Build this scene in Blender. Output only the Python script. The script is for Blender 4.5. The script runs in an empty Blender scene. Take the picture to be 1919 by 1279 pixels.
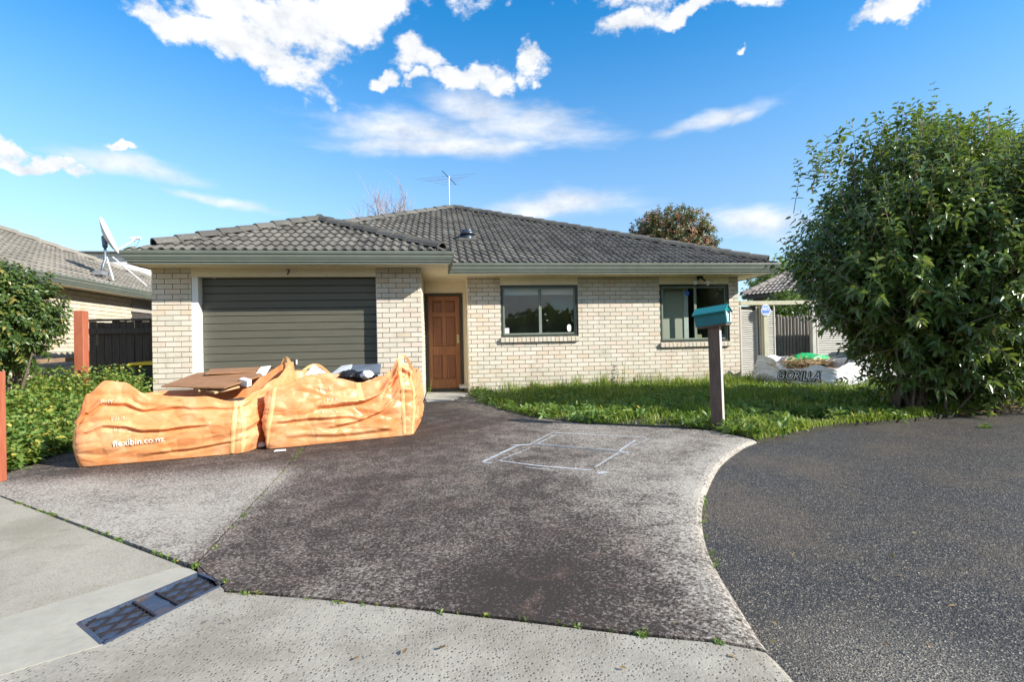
import bpy, bmesh, math, random
import numpy as np
from mathutils import Vector, Matrix, noise as mnoise
random.seed(7); rng = np.random.default_rng(7)
sc = bpy.context.scene; COL = sc.collection

# ------------------------------------------------------------------ camera
F, CX, CY = 960.0, 959.5, 639.5
YAW, PITCH, ROLL = 0.1370, -0.0080, -0.0215
CAM = np.array([4.646, -9.033, 0.953])
def _rot(y, p, r):
    cy, sy, cp, sp, cr, sr = math.cos(y), math.sin(y), math.cos(p), math.sin(p), math.cos(r), math.sin(r)
    B = np.array([[1, 0, 0], [0, 0, -1], [0, 1, 0]], float)
    return (np.array([[cr, -sr, 0], [sr, cr, 0], [0, 0, 1]]) @ np.array([[1, 0, 0], [0, cp, -sp], [0, sp, cp]])
            @ B @ np.array([[cy, -sy, 0], [sy, cy, 0], [0, 0, 1]]))
ROT = _rot(YAW, PITCH, ROLL)
def ray(x, y): return ROT.T @ np.array([(x - CX) / F, (y - CY) / F, 1.0])
def onZ(x, y, z=0.0): d = ray(x, y); return CAM + (z - CAM[2]) / d[2] * d
def onY(x, y, Y): d = ray(x, y); return CAM + (Y - CAM[1]) / d[1] * d
def onX(x, y, X): d = ray(x, y); return CAM + (X - CAM[0]) / d[0] * d
def g2(x, y): p = onZ(x, y); return (float(p[0]), float(p[1]))

cam = bpy.data.cameras.new('camera'); camo = bpy.data.objects.new('camera', cam); COL.objects.link(camo)
cam.sensor_width = 36; cam.lens = F / 1919 * 36; cam.clip_start = 0.05; cam.clip_end = 3000
M3 = np.stack([ROT[0], -ROT[1], -ROT[2]], 1)
camo.matrix_world = Matrix([[*M3[0], CAM[0]], [*M3[1], CAM[1]], [*M3[2], CAM[2]], [0, 0, 0, 1]])
sc.camera = camo
sc.view_settings.view_transform = 'Standard'; sc.view_settings.look = 'None'
sc.view_settings.gamma = 1.0; sc.view_settings.use_curve_mapping = False
sc.view_settings.exposure = 1.08

sc.cycles.max_bounces = 7; sc.cycles.diffuse_bounces = 4; sc.cycles.glossy_bounces = 3; sc.cycles.transparent_max_bounces = 12; sc.cycles.caustics_reflective = False; sc.cycles.caustics_refractive = False

# ------------------------------------------------------------------ node helper
class NT:
    def __init__(s, tree): s.t = tree; s.n = tree.nodes; s.l = tree.links
    def new(s, typ, **kw):
        n = s.n.new(typ)
        for k, v in kw.items(): setattr(n, k, v)
        return n
    def put(s, sock, v):
        if v is None: return
        if isinstance(v, bpy.types.NodeSocket): s.l.new(v, sock)
        else:
            try: sock.default_value = v
            except Exception:
                sock.default_value = (*v, 1.0) if len(v) == 3 else v
    def math(s, op, a, b=None, c=None, clamp=False):
        n = s.new('ShaderNodeMath', operation=op); n.use_clamp = clamp
        for i, v in enumerate((a, b, c)):
            if v is not None: s.put(n.inputs[i], v)
        return n.outputs[0]
    def vmath(s, op, a, b=None, out=0):
        n = s.new('ShaderNodeVectorMath', operation=op); s.put(n.inputs[0], a)
        if b is not None: s.put(n.inputs[1], b)
        return n.outputs['Value'] if op in ('DOT_PRODUCT', 'LENGTH', 'DISTANCE') else n.outputs[0]
    def noise(s, scale=5, detail=3, rough=.55, vec=None, dist=0.0):
        n = s.new('ShaderNodeTexNoise'); n.inputs['Scale'].default_value = scale
        n.inputs['Detail'].default_value = detail; n.inputs['Roughness'].default_value = rough
        n.inputs['Distortion'].default_value = dist
        if vec is not None: s.l.new(vec, n.inputs['Vector'])
        return n.outputs['Fac']
    def vor(s, scale=5, vec=None, out='Distance', feature='F1'):
        n = s.new('ShaderNodeTexVoronoi', feature=feature); n.inputs['Scale'].default_value = scale
        if vec is not None: s.l.new(vec, n.inputs['Vector'])
        return n.outputs[out]
    def ramp(s, f, stops, interp='LINEAR'):
        n = s.new('ShaderNodeValToRGB'); n.color_ramp.interpolation = interp; e = n.color_ramp.elements
        while len(e) < len(stops): e.new(.5)
        for i, (p, c) in enumerate(stops):
            e[i].position = p
            e[i].color = (c, c, c, 1) if isinstance(c, (int, float)) else (*c, 1)
        s.put(n.inputs[0], f); return n.outputs[0]
    def mix(s, f, a, b, blend='MIX'):
        n = s.new('ShaderNodeMix', data_type='RGBA', blend_type=blend)
        s.put(n.inputs[0], f); s.put(n.inputs[6], a if not isinstance(a, tuple) else (*a, 1)); s.put(n.inputs[7], b if not isinstance(b, tuple) else (*b, 1))
        return n.outputs[2]
    def smooth(s, x, a, b, lo=0., hi=1.):
        n = s.new('ShaderNodeMapRange', interpolation_type='SMOOTHSTEP'); s.put(n.inputs[0], x)
        for i, v in zip((1, 2, 3, 4), (a, b, lo, hi)): n.inputs[i].default_value = v
        return n.outputs[0]
    def mapping(s, vec, scale=(1, 1, 1), rot=(0, 0, 0), loc=(0, 0, 0)):
        n = s.new('ShaderNodeMapping'); s.l.new(vec, n.inputs[0]); n.inputs['Scale'].default_value = scale
        n.inputs['Rotation'].default_value = rot; n.inputs['Location'].default_value = loc; return n.outputs[0]
    def pos(s): return s.new('ShaderNodeNewGeometry').outputs['Position']
    def obj(s): return s.new('ShaderNodeTexCoord').outputs['Object']
    def rnd(s):
        a = s.new('ShaderNodeAttribute', attribute_name='rnd').outputs['Fac']
        return s.math('FRACT', s.math('ADD', a, s.new('ShaderNodeObjectInfo').outputs['Random']))
    def bump(s, h, strength=.3, dist=.01):
        n = s.new('ShaderNodeBump'); n.inputs['Strength'].default_value = strength; n.inputs['Distance'].default_value = dist
        s.l.new(h, n.inputs['Height']); return n.outputs[0]

MATS = {}
def mat(name, fn):
    if name in MATS: return MATS[name]
    m = bpy.data.materials.new(name); m.use_nodes = True; t = NT(m.node_tree); m.node_tree.nodes.clear()
    out = t.new('ShaderNodeOutputMaterial'); b = t.new('ShaderNodeBsdfPrincipled'); t.l.new(b.outputs[0], out.inputs[0])
    t.out = out; t.b = b; fn(t, b); MATS[name] = m; return m
def plain(name, col, rough=.7, var=.12, scale=12, bump=.15, metal=0., spec=.4, obj=False, stretch=(1, 1, 1), dirt=0.):
    def fn(t, b):
        v = t.mapping(t.obj() if obj else t.pos(), scale=stretch)
        n = t.noise(scale, 5, .6, v); n2 = t.noise(scale * .17, 3, .6, v)
        f = t.math('ADD', t.math('MULTIPLY', n, .5), t.math('MULTIPLY', n2, .5))
        lo = tuple(c * (1 - var * 1.6) for c in col); hi = tuple(min(1, c * (1 + var * 1.3)) for c in col)
        c = t.ramp(f, [(.3, lo), (.7, hi)])
        if dirt: c = t.mix(t.smooth(t.noise(scale * .5, 6, .7, v), .52, .75, 0, dirt), c, (.12, .1, .07))
        t.put(b.inputs['Base Color'], c); t.put(b.inputs['Roughness'], t.ramp(n, [(.2, max(0, rough - .08)), (.8, min(1, rough + .08))]))
        b.inputs['Metallic'].default_value = metal; b.inputs['Specular IOR Level'].default_value = spec
        if bump: t.put(b.inputs['Normal'], t.bump(n, bump, .006))
    return mat(name, fn)

# ------------------------------------------------------------------ world: sky, clouds; sun
SUN = Vector((1.51, -.94, 1.0)).normalized()
EL = math.asin(SUN.z); AZ = math.atan2(SUN.x, SUN.y)
w = bpy.data.worlds.new('World'); sc.world = w; w.use_nodes = True; w.node_tree.nodes.clear(); t = NT(w.node_tree)
sky = t.new('ShaderNodeTexSky', sky_type='NISHITA'); sky.sun_disc = False
sky.sun_elevation = EL; sky.sun_rotation = AZ; sky.air_density = 1.0; sky.dust_density = .0; sky.ozone_density = 3.5
hs = t.new('ShaderNodeHueSaturation'); hs.inputs['Saturation'].default_value = 1.3; hs.inputs['Hue'].default_value = .494; t.l.new(sky.outputs[0], hs.inputs['Color'])
dirv = t.vmath('NORMALIZE', t.new('ShaderNodeTexCoord').outputs['Generated'])
zz_ = t.new('ShaderNodeSeparateXYZ'); t.l.new(dirv, zz_.inputs[0])
t.l.new(t.smooth(zz_.outputs[2], .08, .62, .95, 1.35), hs.inputs['Saturation']); t.l.new(t.smooth(zz_.outputs[2], .05, .45, .70, 1.0), hs.inputs['Value'])
def warp(amp, scale, detail):
    n_ = t.new('ShaderNodeTexNoise'); n_.inputs['Scale'].default_value = scale; n_.inputs['Detail'].default_value = detail; n_.inputs['Roughness'].default_value = .6
    t.l.new(dirv, n_.inputs['Vector']); return t.vmath('ADD', dirv, t.vmath('MULTIPLY', t.vmath('SUBTRACT', n_.outputs['Color'], (.5, .5, .5)), (amp, amp, amp)))
dw = warp(.16, 7.5, 5); dsoft = warp(.07, 5.0, 3)
def blob(x, y, rx, ry, tilt=0., dw=None):
    d = ray(x, y); L = np.linalg.norm(d); d = d / L
    r = np.cross(d, [0, 0, 1]); r /= np.linalg.norm(r); u = np.cross(r, d); a = math.radians(tilt)
    r, u = r * math.cos(a) + u * math.sin(a), u * math.cos(a) - r * math.sin(a)
    k = 1.0 / (F * L)
    a_ = t.math('DIVIDE', t.vmath('DOT_PRODUCT', dw, tuple(r)), rx * k)
    b_ = t.math('DIVIDE', t.vmath('DOT_PRODUCT', dw, tuple(u)), ry * k)
    q = t.math('ADD', t.math('MULTIPLY', a_, a_), t.math('MULTIPLY', b_, b_))
    q = t.math('POWER', 2.718, t.math('MULTIPLY', q, -1.0))
    front = t.math('GREATER_THAN', t.vmath('DOT_PRODUCT', dirv, tuple(d)), 0.0)
    return t.math('MULTIPLY', q, front)
def total(bl, dv):
    acc = None
    for b_ in bl:
        v = blob(*(tuple(b_) + (0.,) * (5 - len(b_))), dv); acc = v if acc is None else t.math('MAXIMUM', acc, v)
    return acc
cum = total([(340, 55, 110, 36, -8), (480, 95, 130, 46, -12), (560, 65, 135, 62, 8), (690, 30, 110, 55, 18), (440, 5, 60, 25),
             (800, 115, 62, 32, 10), (880, 155, 78, 34, 0), (715, 160, 45, 22), (785, 165, 28, 18), (995, 115, 34, 36, 40),
             (1180, 40, 75, 45, 12), (1290, 8, 150, 24, 3), (1700, 12, 125, 24, 6), (65, 300, 75, 20, -12), (250, 284, 36, 11),
             (1395, 72, 14, 11), (1120, -70, 240, 60), (300, -90, 260, 70)], dw)
wis = total([(760, 240, 190, 38, -2), (1010, 245, 170, 36, -8), (240, 318, 120, 26, -4), (1330, 225, 110, 18, 8), (1385, 215, 40, 12, 18), (900, 200, 120, 40, -10),
             (390, 375, 120, 12, -4), (1050, 392, 190, 30, 0), (1420, 410, 110, 36, -12), (830, 270, 260, 22, 0)], dsoft)
nv = t.mapping(dirv, scale=(1, 1, 1.5))
n1 = t.noise(9, 7, .62, nv); n2 = t.noise(26, 5, .62, nv); n3 = t.noise(2.2, 5, .5, nv)
wv = t.mapping(dirv, scale=(1.6, 1.6, 6)); nw = t.noise(5, 7, .6, wv, .4)
edge = t.math('ADD', t.math('MULTIPLY', t.math('SUBTRACT', n1, .5), 1.9), t.math('MULTIPLY', t.math('SUBTRACT', n2, .5), .9))
# cloud goes on outside the frame, its cover widened to add fill light
aroundf = t.math('SUBTRACT', 1.0, t.smooth(t.vmath('DOT_PRODUCT', dirv, tuple(ROT[2])), .45, .72))
field = t.math('MULTIPLY', t.math('MULTIPLY', t.smooth(n3, .42, .6), aroundf), .85)
m1 = t.smooth(t.math('ADD', t.math('MAXIMUM', cum, field), t.math('MULTIPLY', edge, t.smooth(t.math('MAXIMUM', cum, field), .02, .35))), .28, .74)
m2 = t.math('MULTIPLY', t.smooth(t.math('ADD', t.math('MULTIPLY', wis, .95), t.math('MULTIPLY', t.math('SUBTRACT', nw, .5), 1.1)), .2, 1.15), .9)
m2 = t.math('MULTIPLY', m2, t.smooth(wis, .02, .25))
shade = t.ramp(t.math('ADD', t.math('MULTIPLY', n1, .6), t.math('MULTIPLY', n2, .4)), [(.36, (.60, .645, .71)), (.62, (1., 1., 1.))])
bgs = t.new('ShaderNodeBackground'); t.l.new(hs.outputs[0], bgs.inputs[0]); bgs.inputs[1].default_value = 0.128
bgc = t.new('ShaderNodeBackground'); t.l.new(shade, bgc.inputs[0]); bgc.inputs[1].default_value = 0.56
mx = t.new('ShaderNodeMixShader'); t.l.new(t.math('MAXIMUM', m1, m2), mx.inputs[0]); t.l.new(bgs.outputs[0], mx.inputs[1]); t.l.new(bgc.outputs[0], mx.inputs[2])
w.cycles.sampling_method = 'NONE'
wo = t.new('ShaderNodeOutputWorld'); t.l.new(mx.outputs[0], wo.inputs[0])
sl = bpy.data.lights.new('sun', 'SUN'); sl.energy = 4.3; sl.angle = math.radians(.53); sl.color = (1.0, .95, .86)
so = bpy.data.objects.new('sun', sl); COL.objects.link(so); so.rotation_euler = (-SUN).to_track_quat('-Z', 'Y').to_euler(); so.location = (30, -20, 25)

# ------------------------------------------------------------------ mesh helpers
class MB:
    def __init__(s): s.v = []; s.f = []; s.r = []
    def add(s, vs, fs, r=0.0):
        o = len(s.v); s.v += [tuple(map(float, v)) for v in vs]; s.f += [tuple(i + o for i in f) for f in fs]; s.r += [r] * len(fs); return s
    def box(s, x0, x1, y0, y1, z0, z1, r=0.0):
        return s.add([(x0, y0, z0), (x1, y0, z0), (x1, y1, z0), (x0, y1, z0), (x0, y0, z1), (x1, y0, z1), (x1, y1, z1), (x0, y1, z1)],
                     [(0, 3, 2, 1), (4, 5, 6, 7), (0, 1, 5, 4), (1, 2, 6, 5), (2, 3, 7, 6), (3, 0, 4, 7)], r)
    def beam(s, p0, p1, w_, h_, up=(0, 0, 1)):
        p0, p1 = Vector(p0), Vector(p1); d = (p1 - p0).normalized(); u = Vector(up)
        sd = d.cross(u); sd = (sd if sd.length > 1e-4 else d.cross(Vector((1, 0, 0)))).normalized(); u = sd.cross(d)
        a, b = sd * (w_ / 2), u * (h_ / 2); vs = []
        for p in (p0, p1): vs += [p - a - b, p + a - b, p + a + b, p - a + b]
        return s.add(vs, [(3, 2, 1, 0), (4, 5, 6, 7), (0, 1, 5, 4), (1, 2, 6, 5), (2, 3, 7, 6), (3, 0, 4, 7)])
    def tube(s, pts, rad, n=6, cap=True):
        pts = [Vector(p) for p in pts]; rad = rad if isinstance(rad, (list, tuple)) else [rad] * len(pts); vs = []; fs = []; pu = None
        for i, p in enumerate(pts):
            d = (pts[min(i + 1, len(pts) - 1)] - pts[max(i - 1, 0)]).normalized()
            u = pu if pu is not None else (Vector((0, 0, 1)) if abs(d.z) < .9 else Vector((1, 0, 0)))
            a = d.cross(u).normalized(); u = a.cross(d).normalized(); pu = u
            for k in range(n):
                an = 2 * math.pi * k / n; vs.append(p + (a * math.cos(an) + u * math.sin(an)) * rad[i])
        for i in range(len(pts) - 1):
            for k in range(n):
                k2 = (k + 1) % n; fs.append((i * n + k, i * n + k2, (i + 1) * n + k2, (i + 1) * n + k))
        if cap: fs.append(tuple(range(n - 1, -1, -1))); fs.append(tuple((len(pts) - 1) * n + k for k in range(n)))
        return s.add(vs, fs)
    def lathe(s, prof, c=(0, 0, 0), n=24):
        vs = [(c[0] + r * math.cos(2 * math.pi * k / n), c[1] + r * math.sin(2 * math.pi * k / n), c[2] + z) for r, z in prof for k in range(n)]
        fs = [(i * n + k, i * n + (k + 1) % n, (i + 1) * n + (k + 1) % n, (i + 1) * n + k) for i in range(len(prof) - 1) for k in range(n)]
        return s.add(vs, fs)
    def prism(s, poly, z0, z1):
        n = len(poly); return s.add([(x, y, z0) for x, y in poly] + [(x, y, z1) for x, y in poly],
                                    [tuple(range(n - 1, -1, -1)), tuple(range(n, 2 * n))] + [(i, (i + 1) % n, (i + 1) % n + n, i + n) for i in range(n)])
    def mesh(s, name):
        m = bpy.data.meshes.new(name); m.from_pydata(s.v, [], s.f)
        if any(s.r):
            a = m.attributes.new('rnd', 'FLOAT', 'FACE'); a.data.foreach_set('value', s.r)
        return m
    def build(s, name, material, parent=None, smooth=False, bevel=0.0, fix=True):
        m = s.mesh(name)
        if fix:
            bm = bmesh.new(); bm.from_mesh(m); bmesh.ops.recalc_face_normals(bm, faces=bm.faces)
            if bevel: bmesh.ops.bevel(bm, geom=[e for e in bm.edges if len(e.link_faces) == 2 and e.calc_face_angle(0) > .6], offset=bevel, segments=1, affect='EDGES', profile=.5)
            bm.to_mesh(m); bm.free()
        return link(name, m, material, parent, smooth)
def link(name, m, material=None, parent=None, smooth=False):
    if material is not None and not m.materials: m.materials.append(material)
    if smooth: m.polygons.foreach_set('use_smooth', [True] * len(m.polygons))
    o = bpy.data.objects.new(name, m); COL.objects.link(o)
    if parent is not None: o.parent = parent
    return o
def thing(name, label, cat, group=None, loc=(0, 0, 0)):
    o = bpy.data.objects.new(name, None); COL.objects.link(o); o.empty_display_size = .1; tag(o, label, cat, group); return o
def tag(o, label, cat, group=None, kind=None):
    o['label'] = label; o['category'] = cat
    if group: o['group'] = group
    if kind: o['kind'] = kind
    return o
def struct(o): o['kind'] = 'structure'; return o
def stuff(o): o['kind'] = 'stuff'; return o
def text_mesh(txt, size, extrude=0.0, bold=0.0):
    c = bpy.data.curves.new('txt', 'FONT'); c.body = txt; c.size = size; c.extrude = extrude; c.offset = bold; c.align_x = 'CENTER'; c.align_y = 'CENTER'
    c.resolution_u = 3
    o = bpy.data.objects.new('txt', c); COL.objects.link(o); bpy.context.view_layer.update()
    m = bpy.data.meshes.new_from_object(o.evaluated_get(bpy.context.evaluated_depsgraph_get()))
    bpy.data.objects.remove(o); m.materials.clear(); return m
def inpoly(P, poly):
    x, y = P[:, 0], P[:, 1]; r = np.zeros(len(P), bool); n = len(poly)
    for i in range(n):
        x1, y1 = poly[i]; x2, y2 = poly[(i + 1) % n]
        c = ((y1 > y) != (y2 > y)) & (x < (x2 - x1) * (y - y1) / (y2 - y1 + 1e-12) + x1); r ^= c
    return r
def np_mesh(name, V, Fq, rnd=None):
    m = bpy.data.meshes.new(name); V = np.asarray(V, np.float32); Fq = np.asarray(Fq, np.int32); k = Fq.shape[1]
    m.vertices.add(len(V)); m.vertices.foreach_set('co', V.ravel()); m.loops.add(Fq.size); m.loops.foreach_set('vertex_index', Fq.ravel())
    m.polygons.add(len(Fq)); m.polygons.foreach_set('loop_start', np.arange(0, Fq.size, k, dtype=np.int32))
    if rnd is not None:
        a = m.attributes.new('rnd', 'FLOAT', 'FACE'); a.data.foreach_set('value', np.asarray(rnd, np.float32))
    m.update(calc_edges=True); return m
def leaf_mesh(name, P, Dv, Nv, L, W, droop=.3, fold=.25, rnd=None):
    """P base points, Dv leaf axis, Nv rough leaf normal, L length, W width (arrays)"""
    n = len(P); Dv = Dv / np.linalg.norm(Dv, axis=1, keepdims=True)
    S = np.cross(Dv, Nv); S /= np.linalg.norm(S, axis=1, keepdims=True) + 1e-9; N = np.cross(S, Dv)
    L = np.asarray(L)[:, None] * np.ones((n, 1)); W = np.asarray(W)[:, None] * np.ones((n, 1)); dr = (np.asarray(droop) * np.ones(n))[:, None]
    V = np.empty((n, 8, 3))
    dn = np.array([0, 0, -1.0])
    mid1 = P + Dv * L * .33 + dn * dr * L * .06; mid2 = P + Dv * L * .68 + dn * dr * L * .28
    V[:, 0] = P; V[:, 1] = mid1 + S * W * .5 + N * W * fold; V[:, 2] = mid1 ; V[:, 3] = mid1 - S * W * .5 + N * W * fold
    V[:, 4] = mid2 + S * W * .38 + N * W * fold * .8; V[:, 5] = mid2; V[:, 6] = mid2 - S * W * .38 + N * W * fold * .8
    V[:, 7] = P + Dv * L * .98 + dn * dr * L * .7
    T = np.array([(0, 2, 1), (0, 3, 2), (1, 2, 5), (1, 5, 4), (2, 3, 6), (2, 6, 5), (4, 5, 7), (5, 6, 7)])
    Fc = (T[None] + (np.arange(n) * 8)[:, None, None]).reshape(-1, 3)
    rr = np.repeat(rng.random(n) if rnd is None else rnd, 8)
    return np_mesh(name, V.reshape(-1, 3), Fc, rr)
def unit(a): return a / (np.linalg.norm(a, axis=-1, keepdims=True) + 1e-9)

# ------------------------------------------------------------------ materials
def m_brick(name, pal, mort=False):
    def fn(t, b):
        r = t.rnd(); p = t.pos(); n = t.noise(60, 4, .7, p); n2 = t.noise(3, 4, .6, p)
        c = t.ramp(r, pal, 'CONSTANT')
        c = t.mix(t.math('MULTIPLY', n, .45), c, tuple(x * .72 for x in pal[0][1]))
        c = t.mix(t.smooth(n2, .5, .72, 0, .35), c, (.33, .3, .2))
        z = t.new('ShaderNodeSeparateXYZ'); t.l.new(p, z.inputs[0])
        c = t.mix(t.math('MULTIPLY', t.smooth(z.outputs[2], .55, .05), t.smooth(n2, .3, .7, .1, .55)), c, (.25, .24, .15))
        t.put(b.inputs['Base Color'], c); b.inputs['Roughness'].default_value = .85
        t.put(b.inputs['Normal'], t.bump(n, .35, .006))
    return mat(name, fn)
BRICK = m_brick('cream brick', [(0, (.66, .595, .485)), (.28, (.68, .625, .53)), (.5, (.63, .575, .475)), (.66, (.66, .555, .455)), (.82, (.58, .55, .455)), (.92, (.63, .52, .385))])
NBRICK = m_brick('neighbour brick', [(0, (.62, .54, .42)), (.4, (.66, .58, .46)), (.7, (.58, .50, .38)), (.9, (.62, .5, .36))])
MORTAR = plain('mortar', (.2, .175, .14), .95, .2, 30)
CREAM = plain('cream paint', (.82, .73, .54), .55, .06, 5, .05, dirt=.10)
WHITEP = plain('white paint', (.8, .8, .78), .5, .05, 5, .05)
GUTTER = plain('green gutter steel', (.155, .175, .145), .42, .1, 6, .02, spec=.5)
FRAME = plain('dark green aluminium', (.045, .055, .045), .35, .1, 8, .02)
SASH = plain('green aluminium', (.19, .225, .18), .38, .1, 8, .02)
DOORG = plain('olive steel door', (.108, .105, .08), .45, .08, 3, .04, stretch=(1, 1, 6))
DARKF = plain('door frame stain', (.055, .05, .038), .6, .15, 8, .1)
ROOM = plain('room wall', (.66, .61, .52), .8, .05, 3, .03)
DARKROOM = plain('dim room wall', (.62, .59, .54), .85, .1, 3, .03)
BLIND = plain('white blind', (.75, .77, .76), .7, .04, 4, .02)
BLACK = plain('black plastic', (.02, .02, .02), .4, .2, 20, .05)
BRASS = plain('brass', (.7, .5, .2), .3, .1, 20, .05, metal=.8)
WHITEM = plain('white metal', (.72, .73, .74), .4, .08, 12, .05)
GALV = plain('galvanised steel', (.42, .43, .44), .4, .15, 14, .05, metal=.6)
CONC = plain('grey concrete', (.36, .35, .32), .9, .12, 8, .3)
def _tile(name, lo, hi, lich):
    def fn(t, b):
        r = t.rnd(); p = t.pos(); n = t.noise(45, 5, .7, p); n2 = t.noise(1.6, 4, .6, p)
        c = t.ramp(r, [(0, lo), (.5, tuple((a + d) / 2 for a, d in zip(lo, hi))), (1, hi)])
        c = t.mix(t.smooth(n, .45, .75, 0, .55), c, tuple(x * .5 for x in lo))
        c = t.mix(t.smooth(t.noise(9, 6, .7, p), .54, .74, 0, .6), c, lich)
        c = t.mix(t.smooth(n2, .45, .7, 0, .35), c, tuple(x * .6 for x in lo))
        t.put(b.inputs['Base Color'], c); b.inputs['Roughness'].default_value = .85; t.put(b.inputs['Normal'], t.bump(n, .5, .008))
    return mat(name, fn)
TILE = _tile('concrete roof tile', (.078, .072, .062), (.155, .145, .125), (.23, .22, .175))
CAPT = _tile('concrete ridge cap', (.08, .076, .066), (.135, .13, .115), (.22, .215, .155))
NTILE = _tile('neighbour roof tile', (.16, .145, .12), (.25, .228, .192), (.28, .265, .21))
def _glass(t, b):
    g = t.new('ShaderNodeBsdfGlossy'); g.inputs['Roughness'].default_value = .02; tr = t.new('ShaderNodeBsdfTransparent')
    tr.inputs[0].default_value = (.86, .9, .88, 1)
    lw_ = t.new('ShaderNodeLayerWeight'); lw_.inputs[0].default_value = .5; m = t.new('ShaderNodeMixShader')
    t.l.new(t.math('ADD', .055, t.math('MULTIPLY', t.math('POWER', lw_.outputs['Facing'], 5.0), .9)), m.inputs[0]); t.l.new(tr.outputs[0], m.inputs[1]); t.l.new(g.outputs[0], m.inputs[2]); t.l.new(m.outputs[0], t.out.inputs[0])
GLASS = mat('window glass', _glass)
def _wood(name, dark, light, scale=(30, 30, 2.5), rough=.45, obj=False, bump=.15):
    def fn(t, b):
        v = t.mapping(t.obj() if obj else t.pos(), scale=scale); n = t.noise(1.0, 6, .65, v, 1.2); n2 = t.noise(3.0, 4, .6, v)
        c = t.ramp(t.math('ADD', t.math('MULTIPLY', n, .7), t.math('MULTIPLY', n2, .3)), [(.3, dark), (.68, light)])
        t.put(b.inputs['Base Color'], c); b.inputs['Roughness'].default_value = rough; t.put(b.inputs['Normal'], t.bump(n, bump, .004))
    return mat(name, fn)
DOORW = _wood('stained cedar', (.17, .06, .018), (.37, .15, .05))
DOORW2 = _wood('stained cedar panel', (.12, .042, .015), (.27, .10, .035))
OLDW = _wood('weathered palings', (.09, .085, .075), (.3, .28, .245), (40, 40, 2), .9)
DARKW = _wood('dark stained palings', (.018, .016, .015), (.09, .08, .072), (30, 30, 2), .85)
REDW = _wood('red brown stained post', (.27, .07, .035), (.42, .13, .065), (20, 20, 3), .7)
GREYW = _wood('grey timber slats', (.4, .385, .35), (.62, .6, .55), (3, 30, 30), .85)
PALEW = _wood('pale treated post', (.36, .35, .25), (.52, .5, .38), (25, 25, 2), .85)
POSTW = _wood('letterbox post timber', (.06, .04, .032), (.2, .14, .11), (40, 40, 3), .85)
RAILW = _wood('old rail timber', (.14, .08, .045), (.32, .22, .14), (3, 3, 20), .85)

# ------------------------------------------------------------------ ground
def _ground(t, b):
    p = t.pos(); n = t.noise(3, 6, .6, p); n2 = t.noise(40, 4, .6, p)
    t.put(b.inputs['Base Color'], t.mix(n2, t.ramp(n, [(.35, (.035, .03, .02)), (.65, (.05, .055, .022))]), (.025, .022, .015)))
    b.inputs['Roughness'].default_value = .95; t.put(b.inputs['Normal'], t.bump(n2, .5, .03))
SOIL = mat('soil', _ground)
def sep(t, v):
    n = t.new('ShaderNodeSeparateXYZ'); t.l.new(v, n.inputs[0]); return n.outputs
def circ(t, p, x, y, r0, r1):
    d = t.vmath('DISTANCE', t.vmath('MULTIPLY', p, (1, 1, 0)), (x, y, 0)); return t.smooth(d, r0, r1, 1, 0)
def _drive(t, b):
    p = t.pos(); X, Y, Z = sep(t, p)
    edge = t.new('ShaderNodeAttribute', attribute_name='edge').outputs['Fac']
    big = t.noise(1.1, 5, .62, p); mid = t.noise(5.5, 5, .65, p, .6); fine = t.noise(75, 3, .8, p); grain = t.noise(210, 2, .6, p)
    stones = t.vor(95, p, 'Color'); sv = sep(t, stones)[0]
    wob = t.math('MULTIPLY', t.math('SUBTRACT', mid, .5), 1.1)
    # weathered lighter towards the kerb, dark brown growth over the middle of the slab
    right = t.smooth(t.math('ADD', t.math('ADD', X, t.math('MULTIPLY', wob, .7)), t.math('MULTIPLY', Y, .12)), 4.3, 5.7)
    leftslab = t.math('MULTIPLY', t.smooth(X, 3.62, 3.35), t.smooth(t.math('ADD', Y, t.math('MULTIPLY', wob, .5)), -4.4, -5.0))
    li = t.math('ADD', t.math('MULTIPLY', right, .42), t.math('MULTIPLY', leftslab, .62))
    li = t.math('ADD', li, t.math('MULTIPLY', t.math('SUBTRACT', big, .5), 1.2)); li = t.math('ADD', li, wob)
    li = t.math('SUBTRACT', li, t.math('MULTIPLY', t.smooth(t.math('ADD', t.math('MULTIPLY', circ(t, p, 4.95, -7.0, .0, .95), 1.0), wob), .45, 1.0), .42)); li = t.math('SUBTRACT', li, t.math('MULTIPLY', circ(t, p, 5.6, -6.95, .05, .5), .15))
    li = t.math('SUBTRACT', li, t.math('MULTIPLY', circ(t, p, 4.2, -2.2, .8, 2.6), .35))
    li = t.math('ADD', li, t.math('MULTIPLY', t.smooth(t.math('ADD', edge, t.math('MULTIPLY', wob, .25)), .25, 1.0), .38))
    li = t.math('ADD', li, t.math('MULTIPLY', t.math('SUBTRACT', fine, .5), 2.6)); li = t.math('ADD', li, t.math('MULTIPLY', t.math('SUBTRACT', sv, .5), .7))
    c = t.ramp(t.math('ADD', li, .18), [(.0, (0.03694, 0.02948, 0.02537)), (.35, (0.1262, 0.1017, 0.08735)), (.65, (0.2232, 0.199, 0.1691)), (1, (0.4078, 0.3759, 0.3242))])
    c = t.mix(t.math('MULTIPLY', t.smooth(mid, .5, .75), .4), c, (0.1539, 0.09582, 0.07047))
    t.put(b.inputs['Base Color'], c); b.inputs['Roughness'].default_value = .85; b.inputs['Specular IOR Level'].default_value = .25
    t.put(b.inputs['Normal'], t.bump(t.math('ADD', fine, t.math('MULTIPLY', grain, .5)), .55, .008))
DRIVE = mat('aged driveway concrete', _drive)
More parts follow.
